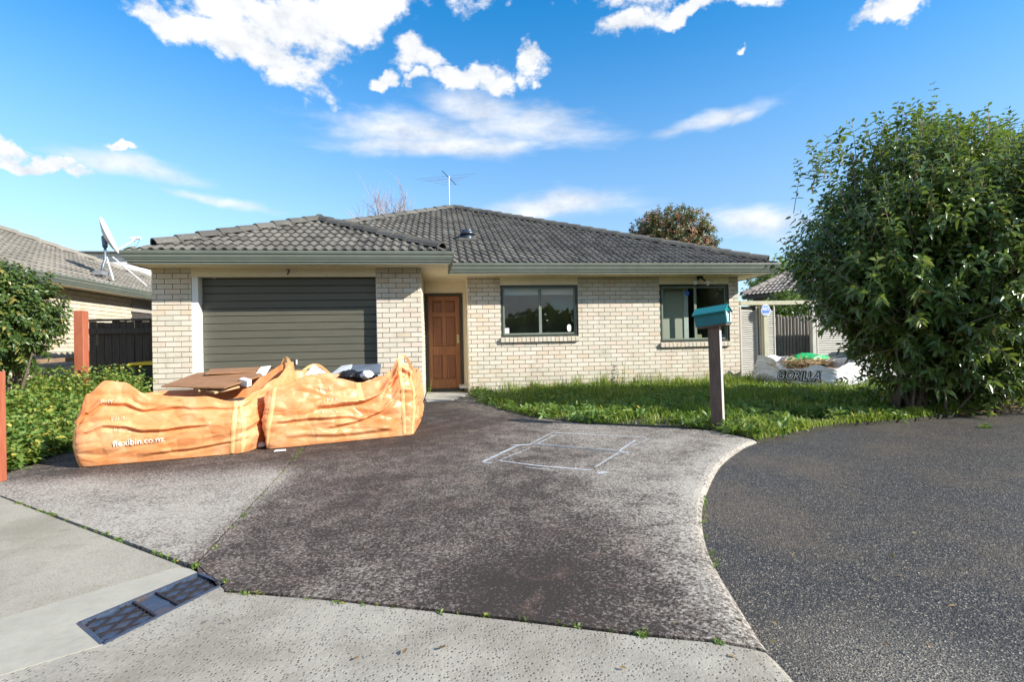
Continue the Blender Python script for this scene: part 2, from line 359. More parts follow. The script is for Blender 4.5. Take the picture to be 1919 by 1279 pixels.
def _apron(t, b):
    p = t.pos(); X, Y, Z = sep(t, p); mid = t.noise(4, 5, .6, p); fine = t.noise(90, 3, .7, p); v = t.vor(88, p); vs = t.vor(88, p, 'Color')
    holes = t.math('MULTIPLY', t.smooth(v, .42, .22), t.math('GREATER_THAN', sep(t, vs)[0], .42))
    c = t.ramp(t.math('ADD', t.math('MULTIPLY', mid, .6), t.math('MULTIPLY', fine, .4)), [(.3, (0.2175, 0.2004, 0.1678)), (.7, (0.3987, 0.3688, 0.3071))])
    c = t.mix(t.smooth(t.noise(1.7, 6, .68, p), .46, .68, 0, .62), c, (0.1812, 0.1503, 0.1136)); c = t.mix(t.smooth(t.noise(13, 4, .7, p), .58, .78, 0, .5), c, (0.4785, 0.4524, 0.3871))
    c = t.mix(holes, c, t.mix(sep(t, vs)[1], (0.0725, 0.0696, 0.06452), (0.319, 0.2784, 0.2323)))
    c = t.mix(t.smooth(t.math('ADD', Y, t.math('MULTIPLY', mid, .3)), -6.75, -6.55, 0, .0), c, (0.145, 0.1114, 0.09034))
    t.put(b.inputs['Base Color'], c); b.inputs['Roughness'].default_value = .9
    t.put(b.inputs['Normal'], t.bump(t.math('SUBTRACT', t.math('MULTIPLY', fine, .5), t.math('MULTIPLY', holes, 1.)), .6, .008))
APRON = mat('pitted apron concrete', _apron)
def _path(t, b):
    p = t.pos(); mid = t.noise(2.5, 6, .65, p); fine = t.noise(110, 3, .75, p); blot = t.noise(9, 5, .7, p)
    c = t.ramp(t.math('ADD', t.math('MULTIPLY', mid, .5), t.math('MULTIPLY', fine, .5)), [(.3, (0.2309, 0.2125, 0.1705)), (.7, (0.421, 0.3864, 0.3116))])
    c = t.mix(t.smooth(blot, .52, .75, 0, .6), c, (0.2037, 0.1765, 0.1235)); c = t.mix(t.smooth(t.noise(.9, 5, .7, p), .48, .66, 0, .45), c, (0.1901, 0.1649, 0.1152)); c = t.mix(t.smooth(t.noise(150, 2, .7, p), .52, .7, 0, .55), c, (.12, .11, .09)); c = t.mix(t.smooth(t.vor(26, p), .16, .05, 0, .5), c, (0.1086, 0.09016, 0.06468))
    t.put(b.inputs['Base Color'], c); b.inputs['Roughness'].default_value = .9; t.put(b.inputs['Normal'], t.bump(fine, .5, .006))
PATHM = mat('footpath concrete', _path)
def _road(t, b):
    p = t.pos(); X, Y, Z = sep(t, p); v = t.vor(185, p, 'Color'); vd = t.vor(185, p); big = t.noise(1.2, 5, .6, p); fine = t.noise(160, 2, .6, p)
    s = sep(t, v)[0]
    c = t.ramp(s, [(0, (0.01714, 0.01765, 0.01971)), (.55, (0.0357, 0.03531, 0.03696)), (.8, (0.0714, 0.06518, 0.0579)), (.94, (0.1571, 0.1358, 0.1109)), (1, (0.3427, 0.3123, 0.2587))])
    c = t.mix(t.smooth(big, .42, .7, 0, .65), c, t.mix(s, (0.04998, 0.03938, 0.02957), (0.1714, 0.1358, 0.09856)))
    c = t.mix(t.math('MULTIPLY', t.math('MULTIPLY', circ(t, p, 5.95, -7.75, .0, .55), .55), t.smooth(fine, .4, .65)), c, (0.4284, 0.3802, 0.2957))
    t.put(b.inputs['Base Color'], c); t.put(b.inputs['Roughness'], t.ramp(s, [(0, .5), (1, .8)])); b.inputs['Specular IOR Level'].default_value = .35
    t.put(b.inputs['Normal'], t.bump(vd, .6, .006))
ROAD = mat('asphalt', _road)
def slab(name, poly, z, m, thick=.06):
    bm = bmesh.new(); vs = [bm.verts.new((x, y, z)) for x, y in poly]; f = bm.faces.new(vs)
    r = bmesh.ops.extrude_face_region(bm, geom=[f]); dn = [v for v in r['geom'] if isinstance(v, bmesh.types.BMVert)]
    for v in dn: v.co.z = z - thick
    bmesh.ops.recalc_face_normals(bm, faces=bm.faces); bmesh.ops.triangulate(bm, faces=[f for f in bm.faces if len(f.verts) > 4])
    me = bpy.data.meshes.new(name); bm.to_mesh(me); bm.free(); return struct(link(name, me, m))
def fine_slab(name, poly, z, m, kerbline, step=.09, thick=.11, xr=(2.5, 7.8), yr=(-8.6, -4.2)):
    from mathutils.geometry import delaunay_2d_cdt
    K = np.array(kerbline)
    def kd(P):
        d = np.full(len(P), 9.0)
        for a, b in zip(K[:-1], K[1:]):
            ab = b - a; u = np.clip(((P - a) @ ab) / (ab @ ab), 0, 1); d = np.minimum(d, np.linalg.norm(P - (a + u[:, None] * ab), axis=1))
        return d
    G = np.stack(np.meshgrid(np.arange(xr[0], xr[1], step), np.arange(yr[0], yr[1], step)), -1).reshape(-1, 2); G = G + rng.uniform(-.02, .02, G.shape)
    for off in (.025, .06):      # rows close to the kerb for its rounded arris
        for i in range(len(K) - 1):
            d = unit(K[i + 1] - K[i]); nn = np.array([d[1], -d[0]]); G = np.concatenate([G, [K[i] + nn * off, (K[i] + K[i + 1]) / 2 + nn * off]])
    G = G[inpoly(G, poly)]; Gd = kd(G); G = G[Gd > .02]
    n = len(poly); vs = [Vector(p) for p in poly] + [Vector(p) for p in G]
    V, E_, Fc, *_r = delaunay_2d_cdt(vs, [(i, (i + 1) % n) for i in range(n)], [], 1, 1e-5)
    V = np.array([tuple(v) for v in V]); dk_ = kd(V); zz = z - .022 * np.clip(1 - dk_ / .05, 0, 1) ** 2 + .004 * np.clip(1 - np.abs(dk_ - .15) / .15, 0, 1)
    ed = np.clip(1 - (dk_ - .05) / .42, 0, 1)
    bm = bmesh.new(); lay = bm.verts.layers.float.new('edge'); bv = [bm.verts.new((x, y, q)) for (x, y), q in zip(V, zz)]
    for v, e in zip(bv, ed): v[lay] = e
    for f in Fc:
        try: bm.faces.new([bv[i] for i in f])
        except ValueError: pass
    bmesh.ops.recalc_face_normals(bm, faces=bm.faces)
    if sum(f.normal.z for f in bm.faces) < 0: bmesh.ops.reverse_faces(bm, faces=bm.faces)
    be = [e for e in bm.edges if len(e.link_faces) == 1]; r = bmesh.ops.extrude_edge_only(bm, edges=be)
    for v in r['geom']:
        if isinstance(v, bmesh.types.BMVert): v.co.z = z - thick
    me = bpy.data.meshes.new(name); bm.to_mesh(me); bm.free(); return struct(link(name, me, m))
def catmull(P, n=6):
    P = [np.array(p, float) for p in P]; P = [2 * P[0] - P[1]] + P + [2 * P[-1] - P[-2]]; out = []
    for i in range(1, len(P) - 2):
        for k in range(n):
            u = k / n; a, b, c, d = P[i - 1:i + 3]
            out.append(.5 * ((2 * b) + (-a + c) * u + (2 * a - 5 * b + 4 * c - d) * u * u + (-a + 3 * b - 3 * c + d) * u ** 3))
    return [tuple(p) for p in out] + [tuple(P[-2])]
m_ = MB(); m_.add([(-400, -400, -.13), (400, -400, -.13), (400, 400, -.13), (-400, 400, -.13)], [(0, 1, 2, 3)]); struct(m_.build('ground', SOIL))
JA0, JA1, JB1 = g2(0, 930), g2(360, 1063), g2(565, 845)
jb_dir = (JB1[0] - JA1[0], JB1[1] - JA1[1]); k_ = (0.0 - JA1[1]) / jb_dir[1]; JB2 = (JA1[0] + jb_dir[0] * k_, 0.0)
kerb_px = [(1418, 825), (1392, 836), (1352, 866), (1326, 912), (1315, 955), (1321, 1010), (1343, 1062), (1384, 1128), (1432, 1202), (1500, 1279)]
kerb = catmull([g2(*p) for p in kerb_px] + [(5.5, -8.3), (5.42, -9.2), (5.4, -11), (5.6, -16)], 5)
lawn_front = [g2(*p) for p in [(884, 742), (905, 756), (935, 768), (1000, 783), (1090, 794), (1240, 801), (1340, 808)]]
ctl = [g2(*p) for p in [(1432, 1214), (1345, 1205), (1200, 1190), (1000, 1166), (800, 1143), (600, 1122), (421, 1108)]]
cv = [g2(*p) for p in [(147, 1168), (372, 1074), (420, 1094), (192, 1207)]]      # iron cover corners
iA = min(range(len(kerb)), key=lambda i: (kerb[i][0] - ctl[0][0]) ** 2 + (kerb[i][1] - ctl[0][1]) ** 2)
g_ = .007
def shift(p, dx, dy): return (p[0] + dx, p[1] + dy)
main_poly = [shift(JA1, g_, .03), (JB2[0] + g_, -.005), (4.32, -.005), (4.32, 1.6), (5.17, 1.6), (5.17, 1.15)] + lawn_front + kerb[:iA + 1] + [shift(p, 0, g_) for p in ctl]
fine_slab('driveway', main_poly, 0.0, DRIVE, kerb)
bed_edge = [g2(*p) for p in [(205, 800), (150, 838), (60, 872), (0, 893)]]
left_poly = [shift(JA1, -g_, .02), shift(JA0, 0, g_), shift(JA0, -.6, .15)] + [shift(bed_edge[3], -.3, .1)] + bed_edge[::-1] + [(.9, -2.2), (-.02, -.3), (-.02, -.005), (JB2[0] - g_, -.005)]
slab('driveway', left_poly, 0.0, DRIVE, .11)
S0, S1, S2, S3 = g2(338, 1062), g2(0, 1160), g2(0, 1266), g2(190, 1209)
def ext(a, b, k): return (b[0] + (b[0] - a[0]) * k, b[1] + (b[1] - a[1]) * k)
slab('footpath', [shift(JA1, -.012, -.012), shift(JA0, 0, -g_), ext(JA1, JA0, 2.5), ext(S0, S1, 3.5), S1, shift(S0, 0, .004)], -.002, PATHM, .1)
SMOOTH = plain('smooth trowelled concrete', (.35, .33, .275), .9, .1, 30, .2, dirt=.25)
slab('channel_strip', [shift(S0, .0, -.004), shift(S1, 0, -.006), ext(S0, S1, 3.5), ext(S3, S2, 3.5), S2, S3, cv[3], cv[0], cv[1], shift(JA1, .0, -.02)], -.001, SMOOTH, .1)
ap = [shift(p, 0, -g_) for p in ctl] + [cv[2], cv[3], S3, S2, ext(S3, S2, 3.5), (-2, -16), (5.4, -16)] + kerb[iA + 1:][::-1]
fine_slab('apron', ap, -.003, APRON, kerb, .12)
slab('driveway', [shift(JA1, .012, .02)] + [shift(p, 0, 0) for p in ctl[::-1]][:1] + [cv[2], cv[1]], -.004, DRIVE, .1)
rd = kerb + [(5.6, -40), (60, -40), (60, 3), (20, .4)] + [g2(1919, 752), g2(1840, 772), g2(1700, 787), g2(1560, 797), g2(1480, 812)]
slab('road', [shift(p, .0, 0) for p in rd], -.032, ROAD, .06)
pad = [(4.33, .35), (4.33, 1.83), (5.17, 1.83), (5.17, 1.2), g2(868, 744), g2(845, 752), g2(800, 754)]
slab('entry_pad', pad, .012, CONC, .1)
lawn_poly = [(5.2, 1.18)] + lawn_front + [g2(1418, 825), g2(1480, 811), g2(1560, 796), g2(1700, 786), g2(1840, 771), g2(1919, 751), (20, .4), (20, 1.9), (11.0, 1.9), (11.0, 1.18)]
slab('lawn', lawn_poly, .006, SOIL, .1)
bed_poly = bed_edge + [shift(bed_edge[3], -1.6, .5), (-3, -2), (-2.45, 1.2), (-.03, 1.2), (-.03, -.3), (.9, -2.2)]
slab('garden_bed', bed_poly, -.005, SOIL, .1)

# ------------------------------------------------------------------ brick walls
def brick_wall(parent, m, axis, rows, spans_fn, phase, place, n_single=300, core=None, L=.24, T=.01):
    """rows: list of (z0,z1,rowindex); spans_fn(z)-> list of (a,b) runs along the wall; place(a,b,z0,z1,proud) -> box args"""
    out = []
    for z0, z1, k in rows:
        for a, b in spans_fn((z0 + z1) / 2):
            ph = phase + (L / 2 if k % 2 else 0); i = math.floor((a - ph) / L)
            while ph + i * L < b - .02:
                x0 = max(a, ph + i * L + T / 2); x1 = min(b, ph + (i + 1) * L - T / 2); i += 1
                if x1 - x0 > .025: out.append((x0, x1, z0 + T / 2, z1 - T / 2))
    return out
def emit_bricks(wall, bricks, m, mk, singles):
    """singles: count made as objects of their own (the first ones), the rest joined"""
    cache = {}
    for i, (x0, x1, z0, z1) in enumerate(bricks[:singles]):
        key = (round(x1 - x0, 3), round(z1 - z0, 3))
        if key not in cache:
            b = MB(); b.box(0, x1 - x0, 0, .02, 0, z1 - z0); me = b.mesh('brick')
            bm = bmesh.new(); bm.from_mesh(me); bmesh.ops.recalc_face_normals(bm, faces=bm.faces); bm.to_mesh(me); bm.free(); cache[key] = me
        o = link('brick', cache[key], m, wall); o.matrix_local = mk(x0, z0, random.uniform(-.0015, .002))
    if len(bricks) > singles:
        b = MB()
        for x0, x1, z0, z1 in bricks[singles:]:
            M = mk(x0, z0, random.uniform(-.0015, .002)); vs = [M @ Vector(c) for c in
                [(0, 0, 0), (x1 - x0, 0, 0), (x1 - x0, .02, 0), (0, .02, 0), (0, 0, z1 - z0), (x1 - x0, 0, z1 - z0), (x1 - x0, .02, z1 - z0), (0, .02, z1 - z0)]]
            b.add(vs, [(0, 3, 2, 1), (4, 5, 6, 7), (0, 1, 5, 4), (1, 2, 6, 5), (2, 3, 7, 6), (3, 0, 4, 7)], random.uniform(.001, .999))
        stuff(b.build('bricks', m, wall))

D = 1.189; SOF = 2.33
house = thing('house', 'single storey cream brick house with grey tiled hip roof and attached garage, number 7', 'house')
# mortar cores (walls)
GX0, GX1, GX2, GX3 = 0.0, .597, 3.557, 4.312
core = MB(); core.box(GX0 + .006, GX1, .012, .25, -.1, SOF); wall_gl = core.build('wall', MORTAR, house)
core = MB(); core.box(GX2, GX3 - .006, .012, .25, -.1, SOF); core.box(4.1, GX3 - .006, .25, 1.84, -.1, SOF); wall_gr = core.build('wall', MORTAR, house)
W1 = (5.841, 7.439, 1.115, 2.165); W2 = (9.205, 10.765, .945, 2.165); WX0, WX1 = 5.184, 10.984
core = MB()
for a, b, z0, z1 in [(WX0, W1[0], -.1, SOF), (W1[0], W1[1], -.1, W1[2]), (W1[1], W2[0], -.1, SOF), (W2[0], W2[1], -.1, W2[2]), (W2[1], WX1 - .006, -.1, SOF)]:
    core.box(a, b, D + .012, D + .16, z0, z1)
wall_m = core.build('wall', MORTAR, house)
rows_g = [(2.245 - .086 * (k + 1), 2.245 - .086 * k, k) for k in range(-1, 27)]
rows_g = [(max(z0, .0), min(z1, SOF + .005), k) for z0, z1, k in rows_g if z1 > .02]
rows_m = [(2.287 - .086 * (k + 1), 2.287 - .086 * k, k) for k in range(-1, 27)]
rows_m = [(max(z0, -.02), min(z1, SOF + .005), k) for z0, z1, k in rows_m if z1 > .02]
bl = brick_wall(None, None, 0, rows_g, lambda z: [(GX0, GX1)], .074, None)
emit_bricks(wall_gl, bl, BRICK, lambda x, z, p: Matrix.Translation((x, 0 - p, z)), 400)
br = brick_wall(None, None, 0, rows_g, lambda z: [(GX2, GX3)], 3.766 - .24 + .12, None)
emit_bricks(wall_gr, br, BRICK, lambda x, z, p: Matrix.Translation((x, 0 - p, z)), 400)
# garage side return facing the entry, and the long left side of the garage
bs = brick_wall(None, None, 0, rows_g, lambda z: [(.025, 1.84)], .11, None)
emit_bricks(wall_gr, bs, BRICK, lambda x, z, p: Matrix.Translation((GX3 + p, x, z)) @ Matrix.Rotation(math.pi / 2, 4, 'Z'), 0)
core = MB(); core.box(.006, .12, .25, 9.0, -.1, SOF); core.box(.12, 10.97, 8.9, 9.0, -.1, 1.0); core.box(.12, 6.6, 8.9, 9.0, 1.0, SOF); core.box(9.7, 10.97, 8.9, 9.0, 1.0, SOF); core.box(10.86, 10.978, D + .16, 8.9, -.1, SOF)
wall_s = core.build('wall', MORTAR, house)
bs = brick_wall(None, None, 0, rows_g, lambda z: [(.0, 9.0)], .11, None)
emit_bricks(wall_s, [(9.0 - b, 9.0 - a, z0, z1) for a, b, z0, z1 in bs], BRICK, lambda x, z, p: Matrix.Translation((0 - p, 9.0 - x, z)) @ Matrix.Rotation(-math.pi / 2, 4, 'Z'), 0)
bs = brick_wall(None, None, 0, rows_m, lambda z: [(D + .022, 9.0)], .11, None)
emit_bricks(wall_s, bs, BRICK, lambda x, z, p: Matrix.Translation((WX1 + p, x, z)) @ Matrix.Rotation(math.pi / 2, 4, 'Z'), 0)
def spans_main(z):
    s = []
    a = WX0
    for W in (W1, W2):
        top = 9 if True else W[3]
        if z > W[2] - .105: s.append((a, W[0])); a = W[1]
    s.append((a, WX1)); return s
bm_ = brick_wall(None, None, 0, rows_m, spans_main, 5.237 - .24, None)
bm_.sort(key=lambda b: (b[0] - CAM[0]) ** 2)
emit_bricks(wall_m, bm_, BRICK, lambda x, z, p: Matrix.Translation((x, D - p, z)), max(0, 300 - len(bl) - len(br)))
# brick on edge sills
for W in (W1, W2):
    n = int((W[1] - W[0] + .02) / .084); sb = MB(); sb.box(W[0], W[1], D - .018, D + .1, W[2] - .1, W[2] - .012); sill = sb.build('window_sill', MORTAR, house)
    me = MB(); me.add([(0, -.055, -.105), (.074, -.055, -.105), (.074, .06, -.105), (0, .06, -.105), (0, -.06, -.02), (.074, -.06, -.02), (.074, .06, -.001), (0, .06, -.001)],
                      [(0, 3, 2, 1), (4, 5, 6, 7), (0, 1, 5, 4), (1, 2, 6, 5), (2, 3, 7, 6), (3, 0, 4, 7)])
    me = me.mesh('sill_brick')
    for i in range(n):
        o = link('sill_brick', me, BRICK, sill); o.location = (W[0] - .01 + i * (W[1] - W[0] + .02) / n, D, W[2] + random.uniform(-.002, .002))
# panels above windows, header over garage, entry lining
for W in (W1, W2):
    MB().box(W[0] - .006, W[1] + .006, D + .004, D + .05, W[3], SOF).build('head_panel', CREAM, house)
hd = MB(); hd.box(GX1 + .004, GX2 - .004, -.006, .14, 2.186, SOF).build('garage_header', CREAM, house)
MB().box(GX1 + .003, .699, .01, .2, -.0, 2.184).build('door_jamb', WHITEP, house)
MB().box(GX2 - .012, GX2 - .003, .03, .2, 0, 2.184).build('door_jamb', WHITEP, house)
gd = MB(); gd.box(.702, GX2 - .013, .185, .2, .0, 2.184); gdo = gd.build('garage_door', DOORG, house)
sm = MB(); x0, x1 = .704, GX2 - .016; H_ = 2.17 / 17
sm.add([(x, y, z) for x in (x0, x1) for y, z in [(.184, .001), (.158, .002), (.150, .012), (.150, H_ - .012), (.153, H_ - .006), (.160, H_ - .002), (.184, H_ - .001)]],
       [(i, i + 1, i + 8, i + 7) for i in range(6)] + [(0, 1, 2, 3, 4, 5, 6), (7, 8, 9, 10, 11, 12, 13)])
sme = sm.mesh('slat')
for i in range(17):
    o = link('slat', sme, DOORG, gdo); o.location = (0, random.uniform(-.001, .001), .008 + i * H_)
hb = MB(); hb.box(2.18, 2.2, .128, .152, .70, .78); hb.build('handle', WHITEM, gdo)
# number 7 over the garage
tm = text_mesh('7', .125, .006, .002); o = link('house_number', tm, BLACK, house); p = onY(540, 511, -.015); o.location = p; o.rotation_euler = (math.pi / 2, 0, 0)

# front door and frame
DY = 1.80; a = onY(792, 541, DY); b = onY(866, 541, DY); dx0, dx1, dz1 = 4.318, float(b[0]), 2.07
fr = MB(); fr.box(dx0, dx0 + .06, DY - .03, DY + .08, .02, dz1).box(dx1 - .06, dx1, DY - .03, DY + .08, .02, dz1).box(dx0 + .06, dx1 - .06, DY - .03, DY + .08, dz1 - .055, dz1).box(dx0 + .06, dx1 - .06, DY - .02, DY + .08, .02, .07).build('door_frame', DARKF, house)
MB().box(dx0, 5.182, DY - .01, DY + .1, dz1 + .002, SOF).build('head_panel', CREAM, house)
MB().box(dx1 + .002, 5.3, DY - .012, DY + .1, -.05, dz1).build('lining', CREAM, house)
MB().box(5.17, 5.183, D + .006, DY - .014, -.05, SOF).build('lining', CREAM, house)
lx0, lx1, lz0, lz1 = dx0 + .062, dx1 - .062, .072, dz1 - .057; lw = lx1 - lx0; lh = lz1 - lz0
dl = MB(); dl.box(lx0, lx1, DY + .012, DY + .045, lz0, lz1); door = dl.build('front_door', DOORW2, house)
st = .095; mid = (lx0 + lx1) / 2; zs = [lz0, lz0 + .20, lz0 + .20 + .50, lz0 + .20 + .50 + .19, 0, 0, lz1 - .10, lz1]
zs[4] = lz1 - .10 - .24 - .09; zs[5] = lz1 - .10 - .24
rl = MB()
rl.box(lx0, lx0 + st, DY - .006, DY + .012, lz0, lz1).box(lx1 - st, lx1, DY - .006, DY + .012, lz0, lz1)
for z0, z1 in [(zs[0], zs[1]), (zs[2], zs[3]), (zs[4], zs[5]), (zs[6], zs[7])]: rl.box(lx0 + st, lx1 - st, DY - .005, DY + .012, z0, z1)
for z0, z1 in [(zs[1], zs[2]), (zs[3], zs[4]), (zs[5], zs[6])]: rl.box(mid - .04, mid + .04, DY - .005, DY + .012, z0, z1)
rl.build('rails', DOORW, door, bevel=.004)
for z0, z1 in [(zs[1], zs[2]), (zs[3], zs[4]), (zs[5], zs[6])]:
    for xa, xb in [(lx0 + st, mid - .04), (mid + .04, lx1 - st)]:
        pm = MB(); pm.add([(xa, DY + .01, z0), (xb, DY + .01, z0), (xb, DY + .01, z1), (xa, DY + .01, z1)] + [(xa + .035, DY - .001, z0 + .035), (xb - .035, DY - .001, z0 + .035), (xb - .035, DY - .001, z1 - .035), (xa + .035, DY - .001, z1 - .035)],
                          [(0, 1, 5, 4), (1, 2, 6, 5), (2, 3, 7, 6), (3, 0, 4, 7), (4, 5, 6, 7)]); pm.build('panel', DOORW2, door)
hp = MB(); hp.box(lx1 - .072, lx1 - .022, DY - .014, DY - .005, 1.02, 1.20); hp.tube([(lx1 - .047, DY - .014, 1.13), (lx1 - .047, DY - .05, 1.13)], .012, 8); hp.box(lx1 - .056, lx1 - .038, DY - .016, DY - .013, 1.05, 1.075); hp.build('door_handle', BRASS, door)

# windows
def window(W, split):
    x0, x1, z0, z1 = W; fw = .05; y0, y1 = D + .022, D + .1
    f = MB(); f.box(x0, x0 + fw, y0, y1, z0, z1).box(x1 - fw, x1, y0, y1, z0, z1).box(x0 + fw, x1 - fw, y0, y1, z1 - fw, z1).box(x0 + fw, x1 - fw, y0, y1, z0, z0 + .045)
    win = f.build('window', FRAME, house)
    sx = x0 + (x1 - x0) * split; s = MB(); e = .03
    for a, b, yy in [(x0 + fw, sx + .03, y0 + .008), (sx + .03, x1 - fw, y0 + .02)]:
        s = MB(); s.box(a, a + e, yy, yy + .03, z0 + .045, z1 - fw).box(b - e, b, yy, yy + .03, z0 + .045, z1 - fw).box(a + e, b - e, yy, yy + .03, z0 + .045, z0 + .045 + e).box(a + e, b - e, yy, yy + .03, z1 - fw - e, z1 - fw); s.build('sash', SASH, win)
        MB().box(a + e, b - e, yy + .012, yy + .016, z0 + .045 + e, z1 - fw - e).build('pane', GLASS, win)
    return win
win1 = window(W1, .49); win2 = window(W2, .5)
STK = plain('white sticker', (.82, .83, .84), .6, .03, 5, 0); BLUE = plain('blue sticker', (.02, .11, .55), .5, .05, 5, 0)
y_ = D + .034
p = onY(949, 620, y_); MB().box(p[0] - .05, p[0] + .055, y_ - .003, y_ - .001, p[2] - .055, p[2] + .05).build('sticker', STK, win1)
p = onY(1066.5, 615, y_ + .01); q = MB(); q.add([(p[0] + .042 * math.cos(a), y_ + .008, p[2] + .075 * math.copysign(abs(math.sin(a)) ** .7, math.sin(a))) for a in np.linspace(0, 2 * math.pi, 20, False)], [tuple(range(20))]); q.build('sticker', STK, win1)
tm = text_mesh('R', .045); o = link('sticker_mark', tm, plain('grey print', (.4, .42, .45), .6, .03, 5, 0), win1); o.location = (p[0], y_ + .006, p[2]); o.rotation_euler = (math.pi / 2, 0, 0)
p = onY(1287.5, 550, y_); q = MB(); q.add([(p[0] + .05 * math.cos(a), y_ - .002, p[2] + .05 * math.sin(a)) for a in np.linspace(0, 2 * math.pi, 8, False)], [tuple(range(8))]); q.build('sticker', BLUE, win2)
# rooms behind the glass
rm = MB(); yb = D + .162
rm.box(5.0, 8.3, yb + 3.0, yb + 3.1, 0, 2.4); rm.box(5.0, 8.3, yb, yb + 3.0, .1, .15); rm.box(4.98, 5.05, yb + .62, yb + 3, .1, 2.4); rm.box(8.25, 8.32, yb, yb + 3.0, .1, 2.4); rm.box(5.0, 11, yb - .15, yb + 3, 2.36, 2.4)
rm.build('bedroom', DARKROOM, house)
MB().box(W1[0] + .03, W1[1] - .03, yb + .02, yb + .03, 1.98, 2.16).build('roller_blind', BLIND, house)
rm = MB(); rm.box(9.98, 10.04, yb + 1.2, 8.85, .1, 2.36); rm.box(8.33, 10.85, yb, 8.85, .08, .12); rm.box(8.33, 9.98, yb + 3.0, yb + 3.06, .1, 2.36); rm.box(5, 10.85, yb + 3.001, 8.85, 2.37, 2.4)
rm.build('living_room', ROOM, house)
p0 = onY(1281, 560, yb + .12); MB().box(W2[0] + .02, p0[0] - .002, yb + .14, yb + .15, .95, 2.14).build('roller_blind', ROOM, house); MB().box(p0[0], p0[0] + .1, yb + .12, yb + .16, .95, 2.14).build('lit_blind_edge', WHITEP, house)  # white strip paints the sunlit edge of the beige blind
bw = MB(); bw.box(10.06, 10.8, 8.84, 8.88, 1.0, 1.06).box(10.06, 10.8, 8.84, 8.88, 2.05, 2.1).box(10.4, 10.45, 8.84, 8.88, 1.06, 2.05); bw.build('rear_window', FRAME, house)
box_ = MB(); pb = onY(1309, 637, yb - .04); box_.box(pb[0] - .07, pb[0] + .07, yb - .06, yb + .0, W2[2] + .05, W2[2] + .15); tag(box_.build('small_box', plain('tan card', (.5, .4, .26), .8), None, bevel=.01), 'small tan box on the inside sill of the right window', 'box')
pc = onY(1355, 630, yb - .03); cu = MB(); cu.lathe([(.0, 0), (.04, 0), (.05, .1), (.045, .1), (.0, .02)], (pc[0], yb - .03, W2[2] + .05), 12); tag(cu.build('cup', plain('blue white glaze', (.25, .36, .6), .4), None, True), 'pale blue cup on the inside sill behind the letterbox window', 'cup')

# ------------------------------------------------------------------ eaves
OV = .5; LX, RX, MX = -.06, 4.80, 11.49; GY, MY = -OV, D - OV
path = [(LX, 9.4), (LX, GY), (RX, GY), (RX, MY), (MX, MY), (MX, 9.4)]
gprof = [(-.01, 2.322), (.012, 2.318), (.014, 2.345), (.03, 2.352), (.034, 2.382), (.045, 2.388), (.048, 2.412), (.06, 2.42), (.064, 2.462), (.078, 2.47), (.086, 2.508), (.082, 2.518), (.070, 2.512), (.05, 2.40), (-.01, 2.40)]
def sweep(path, prof):
    V = []; Fc = []
    for i, p in enumerate(path):
        p = np.array(p); d0 = unit(p - np.array(path[i - 1])) if i > 0 else None; d1 = unit(np.array(path[i + 1]) - p) if i < len(path) - 1 else None
        d0 = d1 if d0 is None else d0; d1 = d0 if d1 is None else d1
        n0 = np.array([d0[1], -d0[0]]); n1 = np.array([d1[1], -d1[0]]); mi = (n0 + n1); mi = mi / (1 + n0 @ n1)
        for o, z in prof: V.append((p[0] + mi[0] * o, p[1] + mi[1] * o, z))
    k = len(prof)
    for i in range(len(path) - 1):
        for j in range(k - 1): Fc.append((i * k + j, i * k + j + 1, (i + 1) * k + j + 1, (i + 1) * k + j))
    return V, Fc
# path runs so that the outside lies on the right of travel
gm = MB(); gm.add(*sweep(path, gprof)); gut = gm.build('gutter', GUTTER, house)
sf = MB(); sf.box(LX - .0, RX + .005, GY, .012, SOF, SOF + .02).box(GX3 - .0, RX + .005, .012, MY, SOF, SOF + .02).box(GX3, MX + .005, MY, D + .05, SOF, SOF + .02).box(GX3, 5.2, D + .05, DY + .1, SOF, SOF + .02).box(WX1, MX + .005, D + .05, 9.4, SOF, SOF + .02).box(LX, .05, .012, 9.4, SOF, SOF + .02)
sf.build('soffit', CREAM, house)

